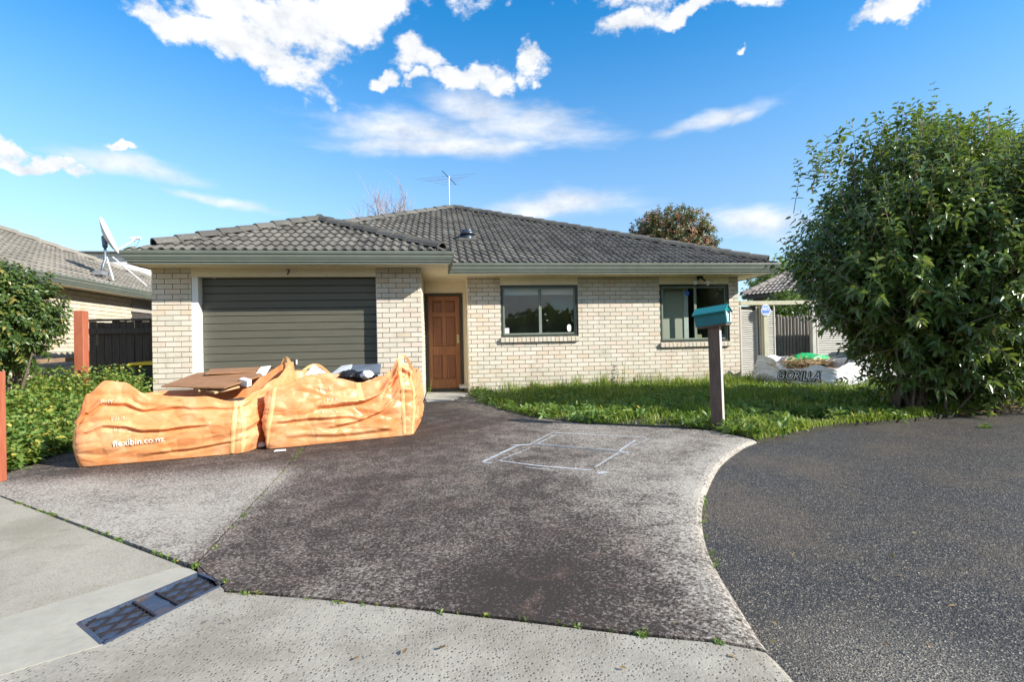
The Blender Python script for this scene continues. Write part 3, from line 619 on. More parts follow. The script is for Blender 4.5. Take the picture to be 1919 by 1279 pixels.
# ------------------------------------------------------------------ roof
TAN = .43; EZ = 2.50; PIT = math.atan(TAN)
TW, TG = .30, .325
def tile_mesh():
    m = MB(); nx = 12; ys = [-.02, TG + .03]; V = []
    for iy, y in enumerate(ys):
        for i in range(nx + 1):
            x = TW * i / nx; ph = (x / TW * 2) % 1.0
            h = .034 * (math.sin(math.pi * min(1, ph / .68)) ** .8 if ph < .68 else 0)
            V.append((x, y, .042 + h - (.030 if iy else 0)))
    for i in range(nx + 1): x, y, z = V[i]; V.append((x, y + .004, z - .026))
    n = nx + 1; Fc = [(i, i + 1, n + i + 1, n + i) for i in range(nx)] + [(2 * n + i, 2 * n + i + 1, i + 1, i) for i in range(nx)]
    m.add(V, Fc); return m
TILEMB = tile_mesh()
def roof_plane(roof, O, U, slope_dir, width, rows, clips, m, counter, tan=TAN, smooth=False, tw=1.0, tg=1.0):
    U = Vector(U).normalized(); hd = Vector(slope_dir).normalized(); Vv = (hd + Vector((0, 0, tan))).normalized(); N = U.cross(Vv).normalized()
    if N.z < 0: N = -N
    shared = TILEMB.mesh('tile'); joined = MB(); gauge = TG * tg
    for r in range(rows):
        for c in range(int(width / (TW * tw)) + 2):
            u0, v0 = (c - 1) * TW * tw + (r % 2) * 0.0, r * gauge
            cor = [(u0, v0 - .02), (u0 + TW * tw, v0 - .02), (u0 + TW * tw, v0 + gauge), (u0, v0 + gauge)]
            ins = [all(a * u + b * v <= cc + 1e-6 for a, b, cc in clips) for u, v in cor]
            if not any(ins) and not any(all(a * u + b * v <= cc for a, b, cc in clips) for u, v in [(u0 + TW * tw * fx, v0 + gauge * fy) for fx in (.2, .5, .8) for fy in (.2, .5, .8)]): continue
            Mx = Matrix(((U.x * tw, Vv.x * tg, N.x, 0), (U.y * tw, Vv.y * tg, N.y, 0), (U.z * tw, Vv.z * tg, N.z, 0), (0, 0, 0, 1)))
            Mx = Mx @ Matrix.Rotation(random.gauss(0, .007), 4, 'Z'); Mx.translation = Vector(O) + U * u0 + Vv * v0 + N * random.uniform(-.004, .005)
            if all(ins): me = shared
            else:
                bm = bmesh.new(); bm.from_mesh(shared)
                for a, b, cc in clips:   # half plane a*u+b*v<=cc in local coords
                    nn = Vector((a * tw, b * tg, 0)); d = (cc - a * u0 - b * v0)
                    co = nn * (d / nn.length_squared)
                    bmesh.ops.bisect_plane(bm, geom=bm.verts[:] + bm.edges[:] + bm.faces[:], plane_co=co, plane_no=nn, clear_outer=True)
                if not bm.faces: bm.free(); continue
                me = bpy.data.meshes.new('tile'); bm.to_mesh(me); bm.free()
            if counter[0] > 0:
                o = link('tile', me, m, roof); o.matrix_local = Mx; counter[0] -= 1
            else:
                vs = [Mx @ v.co for v in me.vertices]; joined.add(vs, [tuple(p.vertices) for p in me.polygons], random.uniform(.001, .999))
    if joined.v: stuff(joined.build('tiles', m, roof, fix=False))
def caps(roof, p0, p1, m, n=None, w=.13, L=.42, rise=.02):
    p0, p1 = Vector(p0), Vector(p1); n = n or max(1, round((p1 - p0).length / L)); d = (p1 - p0) / n; ln = d.length; X = d.normalized(); S = X.cross(Vector((0, 0, 1))).normalized(); Nn = S.cross(X)
    mb = MB(); V = []
    for x, lift in ((-.015, .05), (ln + .04, .022)):
        for sy, z in [(-w, -.055), (-w * .72, .005), (-w * .3, .05), (w * .3, .05), (w * .72, .005), (w, -.055)]: V.append((x, sy, z + lift))
    for i in range(6): V.append((V[i][0] + .004, V[i][1] * .86, V[i][2] - .028))
    mb.add(V, [(i, i + 1, 7 + i, 6 + i) for i in range(5)] + [(12 + i, 13 + i, i + 1, i) for i in range(5)]); me = mb.mesh('ridge_cap')
    for i in range(n):
        o = link('ridge_cap', me, m, roof); M = Matrix(((X.x, S.x, Nn.x, 0), (X.y, S.y, Nn.y, 0), (X.z, S.z, Nn.z, 0), (0, 0, 0, 1))); M.translation = p0 + d * i + Nn * (rise + random.uniform(-.004, .006)); 
        o.matrix_local = M @ Matrix.Rotation(random.uniform(-.012, .012), 4, 'Z')
DECK = plain('roof deck', (.03, .03, .028), .95, .1, 8, .1)
GA = (2.21, 1.93, 3.565); MA = (5.10, 7.08, EZ + TAN * (7.08 - MY))
YV = MY + (GA[2] - EZ) / TAN          # where the garage ridge dies into the main slope
dk = MB()
dk.add([(LX, GY, EZ), (RX, GY, EZ), GA, (LX, 9.4, EZ), (RX, MY, EZ), (GA[0], YV, GA[2])], [(0, 1, 2), (1, 4, 5, 2), (0, 2, 5, 3)])
ml = (MA[0] - (MA[1] - MY), MY, EZ)
dk.add([(LX, MY + .0, EZ), (MX, MY, EZ), MA, (MX, 13.5, EZ), (-1.28, 13.5, EZ), (LX, MY + (LX - ml[0]), EZ + TAN * (LX - ml[0]))], [(5, 0, 1, 2), (1, 3, 2), (3, 4, 2), (4, 5, 2)])
deck = dk.build('roof', DECK, house)
cnt = [300]; cs = math.cos(PIT)
# garage front slope (u along +X from LX, v up slope)
hl = (GA[0] - LX); hr = (RX - GA[0]); sl_ = (GA[1] - GY) / cs
tanG = (GA[2] - EZ) / (GA[1] - GY); slG = math.hypot(GA[1] - GY, GA[2] - EZ)
roof_plane(deck, (LX, GY - .04, EZ), (1, 0, 0), (0, 1, 0), RX - LX, 9, [(-1, hl / slG, 0), (1, hr / slG, RX - LX)], TILE, cnt, tanG)
# main front slope
slM = math.hypot(MA[1] - MY, MA[2] - EZ); uo = ml[0]
ry = math.hypot(YV - MY, GA[2] - EZ)
def main_clips(part):
    base = [(1, (MX - MA[0]) / slM, MX - uo), (-1, (MA[0] - ml[0]) / slM, 0)]
    return base
valley = (RX - GA[0]) / ry            # visible part lies right of the valley u >= RX-uo - v*valley
cl = main_clips(0) + [(-1, -valley, -(RX - uo) + .02)]
roof_plane(deck, (uo, MY - .04, EZ), (1, 0, 0), (0, 1, 0), MX - uo, 22, cl, TILE, cnt)
# slopes turned away from the street
sg = math.hypot(RX - GA[0], GA[2] - EZ)
roof_plane(deck, (RX + .04, GY, EZ), (0, 1, 0), (-1, 0, 0), 3.8, 9, [(-1, (GA[1] - GY) / sg, 0), (1, -(YV - MY) / sg, MY - GY)], TILE, [0], (GA[2] - EZ) / (RX - GA[0]))
sg = math.hypot(GA[0] - LX, GA[2] - EZ)
roof_plane(deck, (LX - .04, GY, EZ), (0, 1, 0), (1, 0, 0), 6, 8, [(-1, (GA[1] - GY) / sg, 0), (1, 0, 6)], TILE, [0], (GA[2] - EZ) / (GA[0] - LX))
sg = math.hypot(MX - MA[0], MA[2] - EZ)
roof_plane(deck, (MX + .04, MY, EZ), (0, 1, 0), (-1, 0, 0), 13, 22, [(-1, (MA[1] - MY) / sg, 0), (1, (13.5 - MA[1]) / sg, 13.5 - MY)], TILE, [0], (MA[2] - EZ) / (MX - MA[0]))
up = .045
def lift(p, k=up): return (p[0], p[1], p[2] + k)
caps(deck, lift((LX + .25, GY + .25, EZ + tanG * .25)), lift(GA), CAPT, 9)
caps(deck, lift((RX - .12, GY + .12, EZ + .045)), lift(GA), CAPT, 9)
caps(deck, lift(GA), lift((GA[0], YV + .3, GA[2])), CAPT, 4)
caps(deck, lift((MX - .1, MY + .1, EZ + .04)), lift(MA), CAPT, 24)
caps(deck, lift((MA[0] - 4.2, MA[1] - 4.2, MA[2] - 4.2 * TAN)), lift(MA), CAPT, 15)
fl = MB(); q0 = onY(243, 472, GY + .02); q1 = onY(273, 460, GY + .3); fl.add([(LX - .08, GY - .06, 2.51), (LX + .12, GY + .1, 2.51), tuple(q1), (q1[0] - .03, q1[1] + .2, q1[2] - .02)], [(0, 1, 2), (0, 2, 3)]); fl.build('flashing', GUTTER, house)

# vent, aerial, security light
vp = Vector((5.28, 2.62, EZ + TAN * (2.62 - MY) + .05))
vent = thing('roof_vent', 'dark blue grey round metal cowl vent on the main roof slope', 'roof vent')
VENT = plain('blue grey vent steel', (.05, .065, .085), .35, .15, 12, .05, metal=.4)
vb = MB(); vb.lathe([(.0, -.1), (.135, -.1), (.135, .11), (.0, .11)], vp, 20); vb.build('vent_pipe', VENT, vent, True)
vb = MB(); vb.lathe([(.0, .10), (.165, .10), (.175, .12), (.15, .165), (.12, .195), (.125, .20), (.06, .225), (.0, .23)], vp, 24); vb.build('vent_cap', VENT, vent, True)
nrm = Vector((0, -TAN, 1)).normalized(); uu = Vector((1, 0, 0)); vv = nrm.cross(uu)
c0 = vp + nrm * .02; vb = MB(); vb.add([c0 + uu * a * .2 + vv * b * .2 + nrm * h for a, b, h in [(-1, -1.1, .03), (1, -1.1, .03), (1, 1, .03), (-1, 1, .03)]] + [c0 + uu * a * .21 + vv * b * .21 - nrm * .03 for a, b in [(-1, -1.1), (1, -1.1), (1, 1), (-1, 1)]], [(0, 1, 2, 3), (0, 4, 5, 1), (1, 5, 6, 2), (2, 6, 7, 3), (3, 7, 4, 0)]); vb.build('vent_flashing', TILE, vent)
aer = thing('television_aerial', 'thin metal aerial with long rods on a mast at the roof peak', 'aerial')
ab = Vector((4.98, 7.1, MA[2] - .1)); at_ = onY(841, 330, 7.1); ATOP = Vector((4.99, 7.1, float(at_[2])))
MB().tube([ab, ATOP], .011, 6).build('mast', GALV, aer)
b0 = onY(828, 323, 7.1); b1 = onY(855, 346, 7.1); bd = [Vector((b0[0], 7.0, b0[2] + .02)), Vector((b1[0], 7.2, b1[2] + .02))]
MB().tube(bd, .011, 5).build('boom', BLACK, aer)
for fx, (xl, yl, xr, yr) in zip((.15, .38, .55, .75, .95), [(777, 336, 893, 325), (788, 339, 880, 331), (800, 340, 870, 334), (812, 344, 865, 338), (826, 347, 862, 344)]):
    q0 = onY(xl, yl, 7.1); q1 = onY(xr, yr, 7.1); MB().tube([q0, q1], .0045, 4).build('rod', GALV, aer)
MB().box(ab.x - .03, ab.x + .07, 7.04, 7.16, MA[2] + .02, MA[2] + .12).build('mast_bracket', BLACK, aer)
secl = thing('security_light', 'twin head black security light mounted under the eaves above the right window', 'security light')
p = onY(1312, 517, D - .06); LENS = plain('lamp lens', (.75, .76, .74), .15, .05, 10, 0)
MB().box(p[0] - .05, p[0] + .05, D - .1, D - .0, 2.275, 2.328).build('base', BLACK, secl, bevel=.008)
for sx, ex, ez in ((-1, -.16, -.10), (1, .14, -.12)):
    h0 = Vector((p[0] + sx * .03, D - .07, 2.28)); h1 = Vector((p[0] + ex, D - .14, 2.28 + ez)); MB().tube([h0, h0.lerp(h1, .6)], .02, 8).build('arm', BLACK, secl)
    hh = h0.lerp(h1, .55); MB().tube([hh, h0.lerp(h1, .8), h1, h1.lerp(h0, -.12)], [.022, .035, .05, .045], 10).build('lamp_head', LENS, secl, True)

# ------------------------------------------------------------------ neighbour house on the left
nh = thing('neighbour_house', 'neighbouring brick house with pale tiled roof and green gutter beside the garage', 'house')
NX, NG = -2.5, -2.1
core = MB(); core.box(NX - .25, NX - .012, -3.5, 4.02, -.1, 2.24); nwall = core.build('wall', MORTAR, nh)
rows_n = [(2.21 - .086 * (k + 1), 2.21 - .086 * k, k) for k in range(-1, 26)]; rows_n = [(max(0, z0), min(2.238, z1), k) for z0, z1, k in rows_n if z1 > .02]
nb = brick_wall(None, None, 0, rows_n, lambda z: [(-3.5, 4.02)], .03, None); nb.sort(key=lambda b: abs(b[0] - 2.2) + (5 if b[2] < .75 else 0))
emit_bricks(nwall, nb, NBRICK, lambda x, z, p: Matrix.Translation((NX + p, x, z)) @ Matrix.Rotation(math.pi / 2, 4, 'Z'), 300)
MB().box(NX - .2, NX + .0, 4.03, 9.2, 1.93, 2.238).build('wall_panel', plain('grey fibre cement', (.4, .37, .33), .8, .1, 6), nh)
MB().box(NX - .2, NX - .03, 4.03, 9.2, -.1, 1.93).build('dark_cladding', DARKW, nh)
gm = MB(); gpr = [(o, z - 2.32 + 2.235) for o, z in gprof]; gpr = [(o, 2.235 + (z - 2.235) * .8) for o, z in gpr]
gm.add(*sweep([(NG - .07, -4.2), (NG - .07, 8.9), (-12, 8.9)][::-1], [(-o, z) for o, z in gpr])); gm.build('gutter', GUTTER, nh)
MB().box(NX - .1, NG - .06, -4.2, 9.0, 2.24, 2.26).build('soffit', CREAM, nh)
NEZ = 2.36; ncy = 9.05
dk = MB(); dk.add([(NG - .1, -4.2, NEZ), (NG - .1, ncy, NEZ), (NG - 4.6, ncy - 4.5, NEZ + 4.5 * TAN), (NG - 4.6, -4.2, NEZ + 4.5 * TAN), (NG - 9.1, ncy, NEZ)], [(0, 1, 2, 3), (1, 4, 2)]); ndeck = dk.build('roof', DECK, nh)
# tiles: u runs along -Y from the far corner so the nearest far-corner rows are clipped by the hip
slN = 4.5 / cs
cntn = [300]
roof_plane(ndeck, (NG - .06, ncy, NEZ), (0, -1, 0), (-1, 0, 0), 13.2, 15, [(-1, 4.5 / slN, 0), (1, 0, 13.2), (-1, 0, -3.5)], NTILE, cntn)
roof_plane(ndeck, (NG - .06, ncy, NEZ), (0, -1, 0), (-1, 0, 0), 13.2, 15, [(-1, 4.5 / slN, 0), (1, 0, 3.5)], NTILE, cntn)
caps(ndeck, lift((NG - .2, ncy - .1, NEZ + .05)), lift((NG - 4.6, ncy - 4.5, NEZ + 4.5 * TAN)), NTILE, 16)
caps(ndeck, lift((NG - 4.6, ncy - 4.5, NEZ + 4.5 * TAN)), lift((NG - 4.6, -4.2, NEZ + 4.5 * TAN)), NTILE, 20)
# satellite dish
dish = thing('satellite_dish', 'white satellite dish on a tripod mast fixed to the neighbouring tiled roof', 'satellite dish')
ST = plain('blue grey steel', (.16, .19, .22), .45, .1, 10, .05, metal=.4)
def dp(x, y, X=-2.55): p = onX(x, y, X); return Vector(p)
foot = dp(190, 512); top = dp(197, 461)
MB().tube([foot, dp(194, 495), dp(197, 487), top], .028, 8).build('mast', ST, dish, True)
MB().tube([dp(200, 482), dp(213, 526, -2.3)], .016, 6).build('brace', WHITEM, dish); MB().tube([dp(203, 475), dp(275, 536, -2.3)], .016, 6).build('brace', WHITEM, dish)
MB().box(foot.x - .08, foot.x + .08, foot.y - .12, foot.y + .12, foot.z - .05, foot.z + .03).build('mast_foot', GALV, dish)
dc = (dp(187, 411) + dp(221, 470)) / 2; ax = (dp(187, 411) - dp(221, 470)); R_ = ax.length / 2; ax.normalize()
# dish face looks right and a little towards the camera; normal perpendicular to its long axis
view = (Vector(CAM) - dc).normalized(); nside = ax.cross(view).normalized();
if nside.x < 0: nside = -nside
nd = (nside * .99 + view * .13).normalized(); e2 = nd.cross(ax).normalized()
rings = []; V = [dc - nd * .10]; Fc = []
for i, rr in enumerate((.35, .7, 1.0)):
    for k in range(28):
        a = 2 * math.pi * k / 28; V.append(dc + (ax * math.cos(a) + e2 * math.sin(a)) * R_ * rr + nd * (-.10 + .10 * rr * rr))
for k in range(28): Fc.append((0, 1 + k, 1 + (k + 1) % 28))
for i in range(2):
    for k in range(28): a = 1 + i * 28 + k; b = 1 + i * 28 + (k + 1) % 28; Fc.append((a, b, b + 28, a + 28))
d_ = MB(); d_.add(V, Fc); do = d_.build('reflector', plain('chalky white dish', (.72, .7, .66), .6, .08, 9, .05, dirt=.2), dish, True); md = do.modifiers.new('thick', 'SOLIDIFY'); md.thickness = .02
MB().tube([dc - nd * .1, top + Vector((0, 0, -.02))], .05, 8).build('bracket', ST, dish)
e0 = dc - ax * R_ * .95; e1 = dp(253, 449); MB().tube([e0, e1], .014, 6).build('feed_arm', WHITEM, dish)
ln = MB(); ln.tube([e1 + Vector((-.09, 0, .02)), e1 + Vector((.12, 0, .04))], .035, 8); ln.tube([e1 + Vector((.0, 0, 0)), e1 + Vector((-.05, 0, -.02))], .04, 8); ln.build('receiver', WHITEM, dish)
MB().tube([e1 + Vector((.1, 0, 0)), dp(258, 458), dp(240, 470), dp(225, 472)], .005, 4).build('cable', BLACK, dish)

# white weatherboard house far behind the neighbour
fh = thing('distant_house', 'white weatherboard house glimpsed behind the satellite dish', 'house')
fx = onY(222, 478, 16.0)
b_ = MB(); b_.box(fx[0] - 3, fx[0] + 3.2, 16.05, 22, 0, fx[2] + .1); b_.build('wall', WHITEP, fh)
for i in range(14): o = MB().box(fx[0] - 3, fx[0] + 3.2, 16.0, 16.05, fx[2] + .08 - .16 * (i + 1), fx[2] + .09 - .16 * i - .025).build('weatherboard', WHITEP, fh)
rf = MB(); rf.add([(fx[0] - 3.4, 15.6, fx[2] + .1), (fx[0] + 3.6, 15.6, fx[2] + .1), (fx[0] + 3.6, 19, fx[2] + .13), (fx[0] - 3.4, 19, fx[2] + .13)], [(0, 1, 2, 3)]); rf.build('roof', WHITEM, fh)

# ------------------------------------------------------------------ side fence, bin, boundary rail on the left
sfn = thing('side_fence', 'dark stained vertical paling fence closing the gap beside the garage', 'fence')
FY = 1.0; fx0 = float(onY(166, 600, FY)[0]); pl = MB(); pl.box(0, .115, 0, .018, .42, 1.52); pme = pl.mesh('paling'); x = fx0
while x < -.08:
    o = link('paling', pme, DARKW, sfn); o.location = (x, FY + random.uniform(-.004, .004), random.uniform(-.02, .02)); o.rotation_euler = (0, random.uniform(-.006, .006), 0); x += .125
for z in (1.36, .52): MB().box(fx0 - .02, -.03, FY - .05, FY - .004, z - .05, z + .045).build('rail', DARKW, sfn)
MB().box(fx0, -.03, FY - .02, FY + .02, -.05, .40).build('base_board', RAILW, sfn)
MB().box(fx0 - .02, -.03, FY - .055, FY + .03, 1.535, 1.57).build('capping', DARKW, sfn)
def post(name, label, px0, px1, Y, ztop, m, wd, grp=None):
    p = onY((px0 + px1) / 2, 650, Y); o = MB().box(p[0] - wd / 2, p[0] + wd / 2, Y - wd / 2, Y + wd / 2, -.1, ztop).build(name, m, None, bevel=.006); return tag(o, label, 'post', grp)
zt = float(onY(152, 583, -.5)[2]); post('gate_post', 'tall red brown square post at the end of the dark side fence', 144.5, 161, -.5, zt, REDW, .13)
pk = g2(3, 903); pt_ = MB().box(pk[0] - .11, pk[0] + .002, pk[1] - .05, pk[1] + .05, -.1, .835).build('boundary_post', REDW, None, bevel=.006); tag(pt_, 'short red brown post at the kerb end of the garden bed', 'post')
brl = thing('boundary_rail', 'low weathered timber rail running along the garden boundary', 'fence')
r0 = Vector(onX(14, 682, -1.02)); r1 = Vector(onX(146, 673, -1.02))
MB().beam(r0 + (r1 - r0) * .03, r1, .05, .06).build('rail', RAILW, brl)
for k in (.14,): q = r0.lerp(r1, k); MB().box(q.x - .05, q.x + .05, q.y - .05, q.y + .05, -.05, q.z - .035).build('post', DARKW, brl, bevel=.005)
MB().beam(Vector((r0.x, r0.y, .12)), Vector((r1.x, r1.y, .12)), .04, .06).build('rail', RAILW, brl); MB().beam(r0 - (r1 - r0) * 1.2, r0 + (r1 - r0) * .029, .05, .06).build('rail', RAILW, brl)
wb = thing('wheelie_bin', 'dark grey wheelie bin with yellow lid beside the garage wall', 'wheelie bin')
bp = onY(275, 690, .55); bx0, bx1 = float(onY(252, 690, .55)[0]), float(onY(252, 690, .55)[0]) + .55; BIN = plain('dark bin plastic', (.045, .055, .055), .5, .1, 15, .05); YEL = plain('yellow plastic', (.75, .52, .02), .45, .05, 10, .05)
b_ = MB(); b_.add([(bx0 + .06, .42, .04), (bx1 - .06, .42, .04), (bx1 - .06, .8, .04), (bx0 + .06, .8, .04), (bx0, .35, .74), (bx1, .35, .74), (bx1, .88, .74), (bx0, .88, .74)], [(0, 3, 2, 1), (4, 5, 6, 7), (0, 1, 5, 4), (1, 2, 6, 5), (2, 3, 7, 6), (3, 0, 4, 7)]); b_.build('body', BIN, wb, bevel=.02)
b_ = MB(); b_.add([(bx0 - .02, .32, .745), (bx1 + .02, .32, .745), (bx1 + .02, .92, .745), (bx0 - .02, .92, .745), (bx0 + .02, .35, .79), (bx1 - .02, .35, .79), (bx1 - .02, .9, .81), (bx0 + .02, .9, .81)], [(0, 3, 2, 1), (4, 5, 6, 7), (0, 1, 5, 4), (1, 2, 6, 5), (2, 3, 7, 6), (3, 0, 4, 7)]); b_.build('lid', YEL, wb, bevel=.012)
MB().tube([(bx0 - .05, .9, .76), (bx0 - .05, .6, .77)], .02, 8).build('handle', BIN, wb)
for sx in (bx0 + .08, bx1 - .08): MB().tube([(sx - .03, .82, .1), (sx + .03, .82, .1)], .1, 14).build('wheel', BLACK, wb)

# ------------------------------------------------------------------ right hand fence, sign, neighbour roof
lg = thing('louvre_gate', 'grey louvred timber gate panels beside the right corner of the house', 'gate')
RY = 1.62
def slat_panel(parent, pxa, pxb, Y, z0, z1, step, tilt, sag):
    xa, xb = float(onY(pxa, 620, Y)[0]), float(onY(pxb, 620, Y)[0]); m = MB(); m.box(0, xb - xa - .05, -.004, .004, -step * .42, step * .42); me = m.mesh('slat'); n = int((z1 - z0 - .06) / step)
    for i in range(n):
        o = link('slat', me, GREYW, parent); o.location = (xa + .025, Y - .003, z0 + .04 + i * step + random.uniform(-.002, .002)); o.rotation_euler = (math.radians(-38), sag + random.uniform(-.006, .006), 0)
    for x in (xa, xb - .025): MB().box(x, x + .025, Y - .02, Y + .02, z0, z1).build('stile', GREYW, parent)
    MB().box(xa, xb, Y + .025, Y + .03, z0, z1).build('backing', DARKW, parent)
zt = float(onY(1400, 575, RY)[2])
slat_panel(lg, 1387, 1419, RY, .1, zt, .041, 0, .075); slat_panel(lg, 1423.5, 1452, RY, .1, zt, .041, 0, .075)
bx = [float(onY(p, 570, RY)[0]) for p in (1386, 1530)]
bt = float(onY(1440, 566, RY)[2]); be = MB().box(bx[0], bx[1], RY - .05, RY + .05, bt - .07, bt + .02).build('beam', PALEW, lg)
p = onY(1434.5, 620, RY - .1); o = MB().box(p[0] - .055, p[0] + .055, RY - .13, RY - .055, -.05, bt - .072).build('fence_post', PALEW, None, bevel=.006); tag(o, 'pale timber post with a blue security sign beside the louvred gate', 'post')
PX = float(p[0])
pf = thing('pole_fence', 'fence of weathered grey upright poles behind the white sack', 'fence')
PY = 2.15; xa, xb = float(onY(1441, 620, PY)[0]), float(onY(1520, 620, PY)[0]); n = 13
pm = MB(); pm.tube([(0, 0, 0), (0, 0, 1.48), (0, 0, 1.52)], [.052, .05, .03], 8); pme = pm.mesh('pole')
for i in range(n):
    o = link('pole', pme, OLDW, pf); o.location = (xa + (i + .5) * (xb - xa) / n, PY + random.uniform(-.01, .01), 0); s_ = random.uniform(.97, 1.03); o.scale = (s_ * (xb - xa) / n / .108, 1, s_)
MB().box(xa, xb, PY + .05, PY + .09, 1.2, 1.28).build('rail', OLDW, pf)
p = onY(1523, 620, RY); o = MB().box(p[0] - .045, p[0] + .045, RY - .05, RY + .05, -.05, bt - .075).build('fence_post', plain('pale grey timber', (.5, .48, .43), .85, .12, 20, .2), None, bevel=.006); tag(o, 'weathered pale grey post between the pole fence and second louvred panel', 'post')
lg2 = thing('louvred_fence', 'grey louvred fence panel beyond the pole fence, partly behind the big shrub', 'fence panel')
slat_panel(lg2, 1530, 1590, RY + .03, .1, zt - .2, .041, 0, .03); slat_panel(lg2, 1592, 1660, RY + .03, .1, zt - .2, .041, 0, .0)
# sign
sg_ = thing('security_sign', 'blue and white octagonal security sign fixed to the pale fence post', 'sign')
p = onY(1435, 581, RY - .145); SB = plain('sign blue', (.04, .13, .6), .4, .04, 5, 0); SW = plain('sign white', (.7, .76, .88), .4, .03, 5, 0)
oc = [(-.5, .05), (-.32, .42), (0, .56), (.32, .42), (.5, .05), (.5, -.22), (.28, -.55), (-.28, -.55), (-.5, -.22)]
q = MB(); y0 = RY - .15; q.add([(p[0] + a * .225, y0, p[2] + b * .225) for a, b in oc] + [(p[0] + a * .225, y0 + .006, p[2] + b * .225) for a, b in oc], [tuple(range(9)), tuple(range(17, 8, -1))] + [(i, (i + 1) % 9, (i + 1) % 9 + 9, i + 9) for i in range(9)]); q.build('plate', SW, sg_)
q = MB(); q.add([(p[0] + a * .2, y0 - .002, p[2] + b * .19 + .002) for a, b in oc], [tuple(range(9))]); q.build('face', plain('sign pale blue', (.2, .34, .8), .4, .03, 5, 0), sg_)
tm = text_mesh('ADT', .085, 0, .003); o = link('lettering', tm, SW, sg_); o.location = (p[0], y0 - .004, p[2] + .02); o.rotation_euler = (math.pi / 2, 0, 0)
MB().box(p[0] - .08, p[0] + .08, y0 - .004, y0 - .003, p[2] - .055, p[2] - .035).build('band', SB, sg_); MB().box(p[0] - .06, p[0] + .06, y0 - .004, y0 - .003, p[2] - .09, p[2] - .078).build('band', SW, sg_)
# neighbour roof on the right
rh = thing('rear_house', 'brown tiled roof of a house behind the louvred gate', 'house')
O_ = Vector(onY(1392, 556, 9.0)); E_ = Vector(onY(1560, 532, 6.6)); U_ = E_ - O_; wd = U_.xy.length; U_.z = 0; U_.normalize(); hd_ = Vector((-U_.y, U_.x, 0))
w_ = MB(); w_.add([O_ + hd_ * .45 + U_ * a + Vector((0, 0, z - O_.z)) + hd_ * d for a in (0.2, wd + 4) for d in (0, 4) for z in (0, O_.z)], [(0, 1, 5, 4), (2, 3, 7, 6), (0, 2, 3, 1), (4, 5, 7, 6)]); w_.build('wall', plain('dark wall', (.10, .09, .08), .8), rh)
r_ = MB(); r_.add([O_, O_ + U_ * (wd + 4), O_ + U_ * (wd + 4) + hd_ * 2.2 + Vector((0, 0, .95)), O_ + U_ * 1.0 + hd_ * 2.2 + Vector((0, 0, .95))], [(0, 1, 2, 3)]); rdeck = r_.build('roof', DECK, rh)
RTILE = _tile('brown roof tile', (.16, .135, .12), (.27, .24, .21), (.32, .3, .25))
roof_plane(rdeck, O_ + Vector((0, 0, .02)), U_, hd_, wd + 4, 7, [(-1, 1.0 / 2.4, 0), (1, 0, wd + 3.8)], RTILE, [300])
caps(rdeck, O_ + Vector((0, 0, .06)), O_ + U_ * 1.0 + hd_ * 2.2 + Vector((0, 0, 1.0)), RTILE, 6)
caps(rdeck, O_ + U_ * 1.0 + hd_ * 2.2 + Vector((0, 0, 1.0)), O_ + U_ * (wd + 4) + hd_ * 2.2 + Vector((0, 0, 1.0)), RTILE, 12)
g_f = MB(); g_f.beam(O_ + Vector((0, 0, -.05)), O_ + U_ * (wd + 4) + Vector((0, 0, -.05)), .1, .13).build('gutter', DARKF, rh)
# pale rendered boundary wall seen through the shrub at the right
o = MB().box(14.0, 24, 1.2, 1.35, -.1, .95).build('rendered_wall', plain('pale render', (.62, .61, .62), .8, .05, 4, .1), None, bevel=.01); tag(o, 'low pale rendered wall glimpsed through the big shrub', 'wall')

# ------------------------------------------------------------------ letterbox
lb = thing('letterbox', 'teal letterbox with gabled lid and number 7 on a stained timber post', 'letterbox')
TEAL = plain('teal paint', (.005, .15, .17), .45, .12, 14, .08, dirt=.12); TEAL_LIT = plain('sunlit teal paint', (.012, .185, .2), .5, .08, 10, .08)  # lighter lid teal has the sunlit tone put into its colour
pb = onZ(1346, 806); tp = onY(1338, 600, float(pb[1]) + .03)
post_o = MB(); w2, d2 = .058, .042; base = Vector((pb[0], pb[1], -.1)); top = Vector((float(tp[0]), float(pb[1]) + .03, 1.12))
ang = math.radians(-43); ux = Vector((math.cos(ang), math.sin(ang), 0)); uy = Vector((-math.sin(ang), math.cos(ang), 0))
V = [c + ux * a * w2 + uy * b * d2 for c in (base, top) for a, b in ((-1, -1), (1, -1), (1, 1), (-1, 1))]
post_o.add(V, [(0, 3, 2, 1), (4, 5, 6, 7), (0, 1, 5, 4), (2, 3, 7, 6), (3, 0, 4, 7)]); po = post_o.build('post', POSTW, lb)
ps = MB(); e_ = ux * .004; ps.add([V[1] + ux * .0, V[2], V[2] + e_, V[1] + e_, V[5], V[6], V[6] + e_, V[5] + e_], [(0, 1, 2, 3), (4, 5, 6, 7), (0, 3, 7, 4), (1, 2, 6, 5), (3, 2, 6, 7), (0, 1, 5, 4)]); ps.build('post_face', plain('bare grey timber', (.5, .47, .42), .85, .1, 25, .2), lb, fix=True)
BM = Matrix.Translation(top + Vector((-.005, 0, .0))) @ Matrix.Rotation(math.radians(-49), 4, 'Z') @ Matrix.Rotation(math.radians(-6), 4, 'Y')
w2, d2, h1, h2 = .165, .088, .128, .205
bb = MB(); bb.add([(-w2, -d2, 0), (w2, -d2, 0), (w2, d2, 0), (-w2, d2, 0), (-w2, -d2, h1), (w2, -d2, h1), (w2, d2, h1), (-w2, d2, h1), (-w2, 0, h2 - .02), (w2, 0, h2 - .02)],
                  [(0, 3, 2, 1), (0, 1, 5, 4), (2, 3, 7, 6), (1, 2, 6, 9, 5), (3, 0, 4, 8, 7)]); o = bb.build('box', TEAL, lb); o.matrix_local = BM
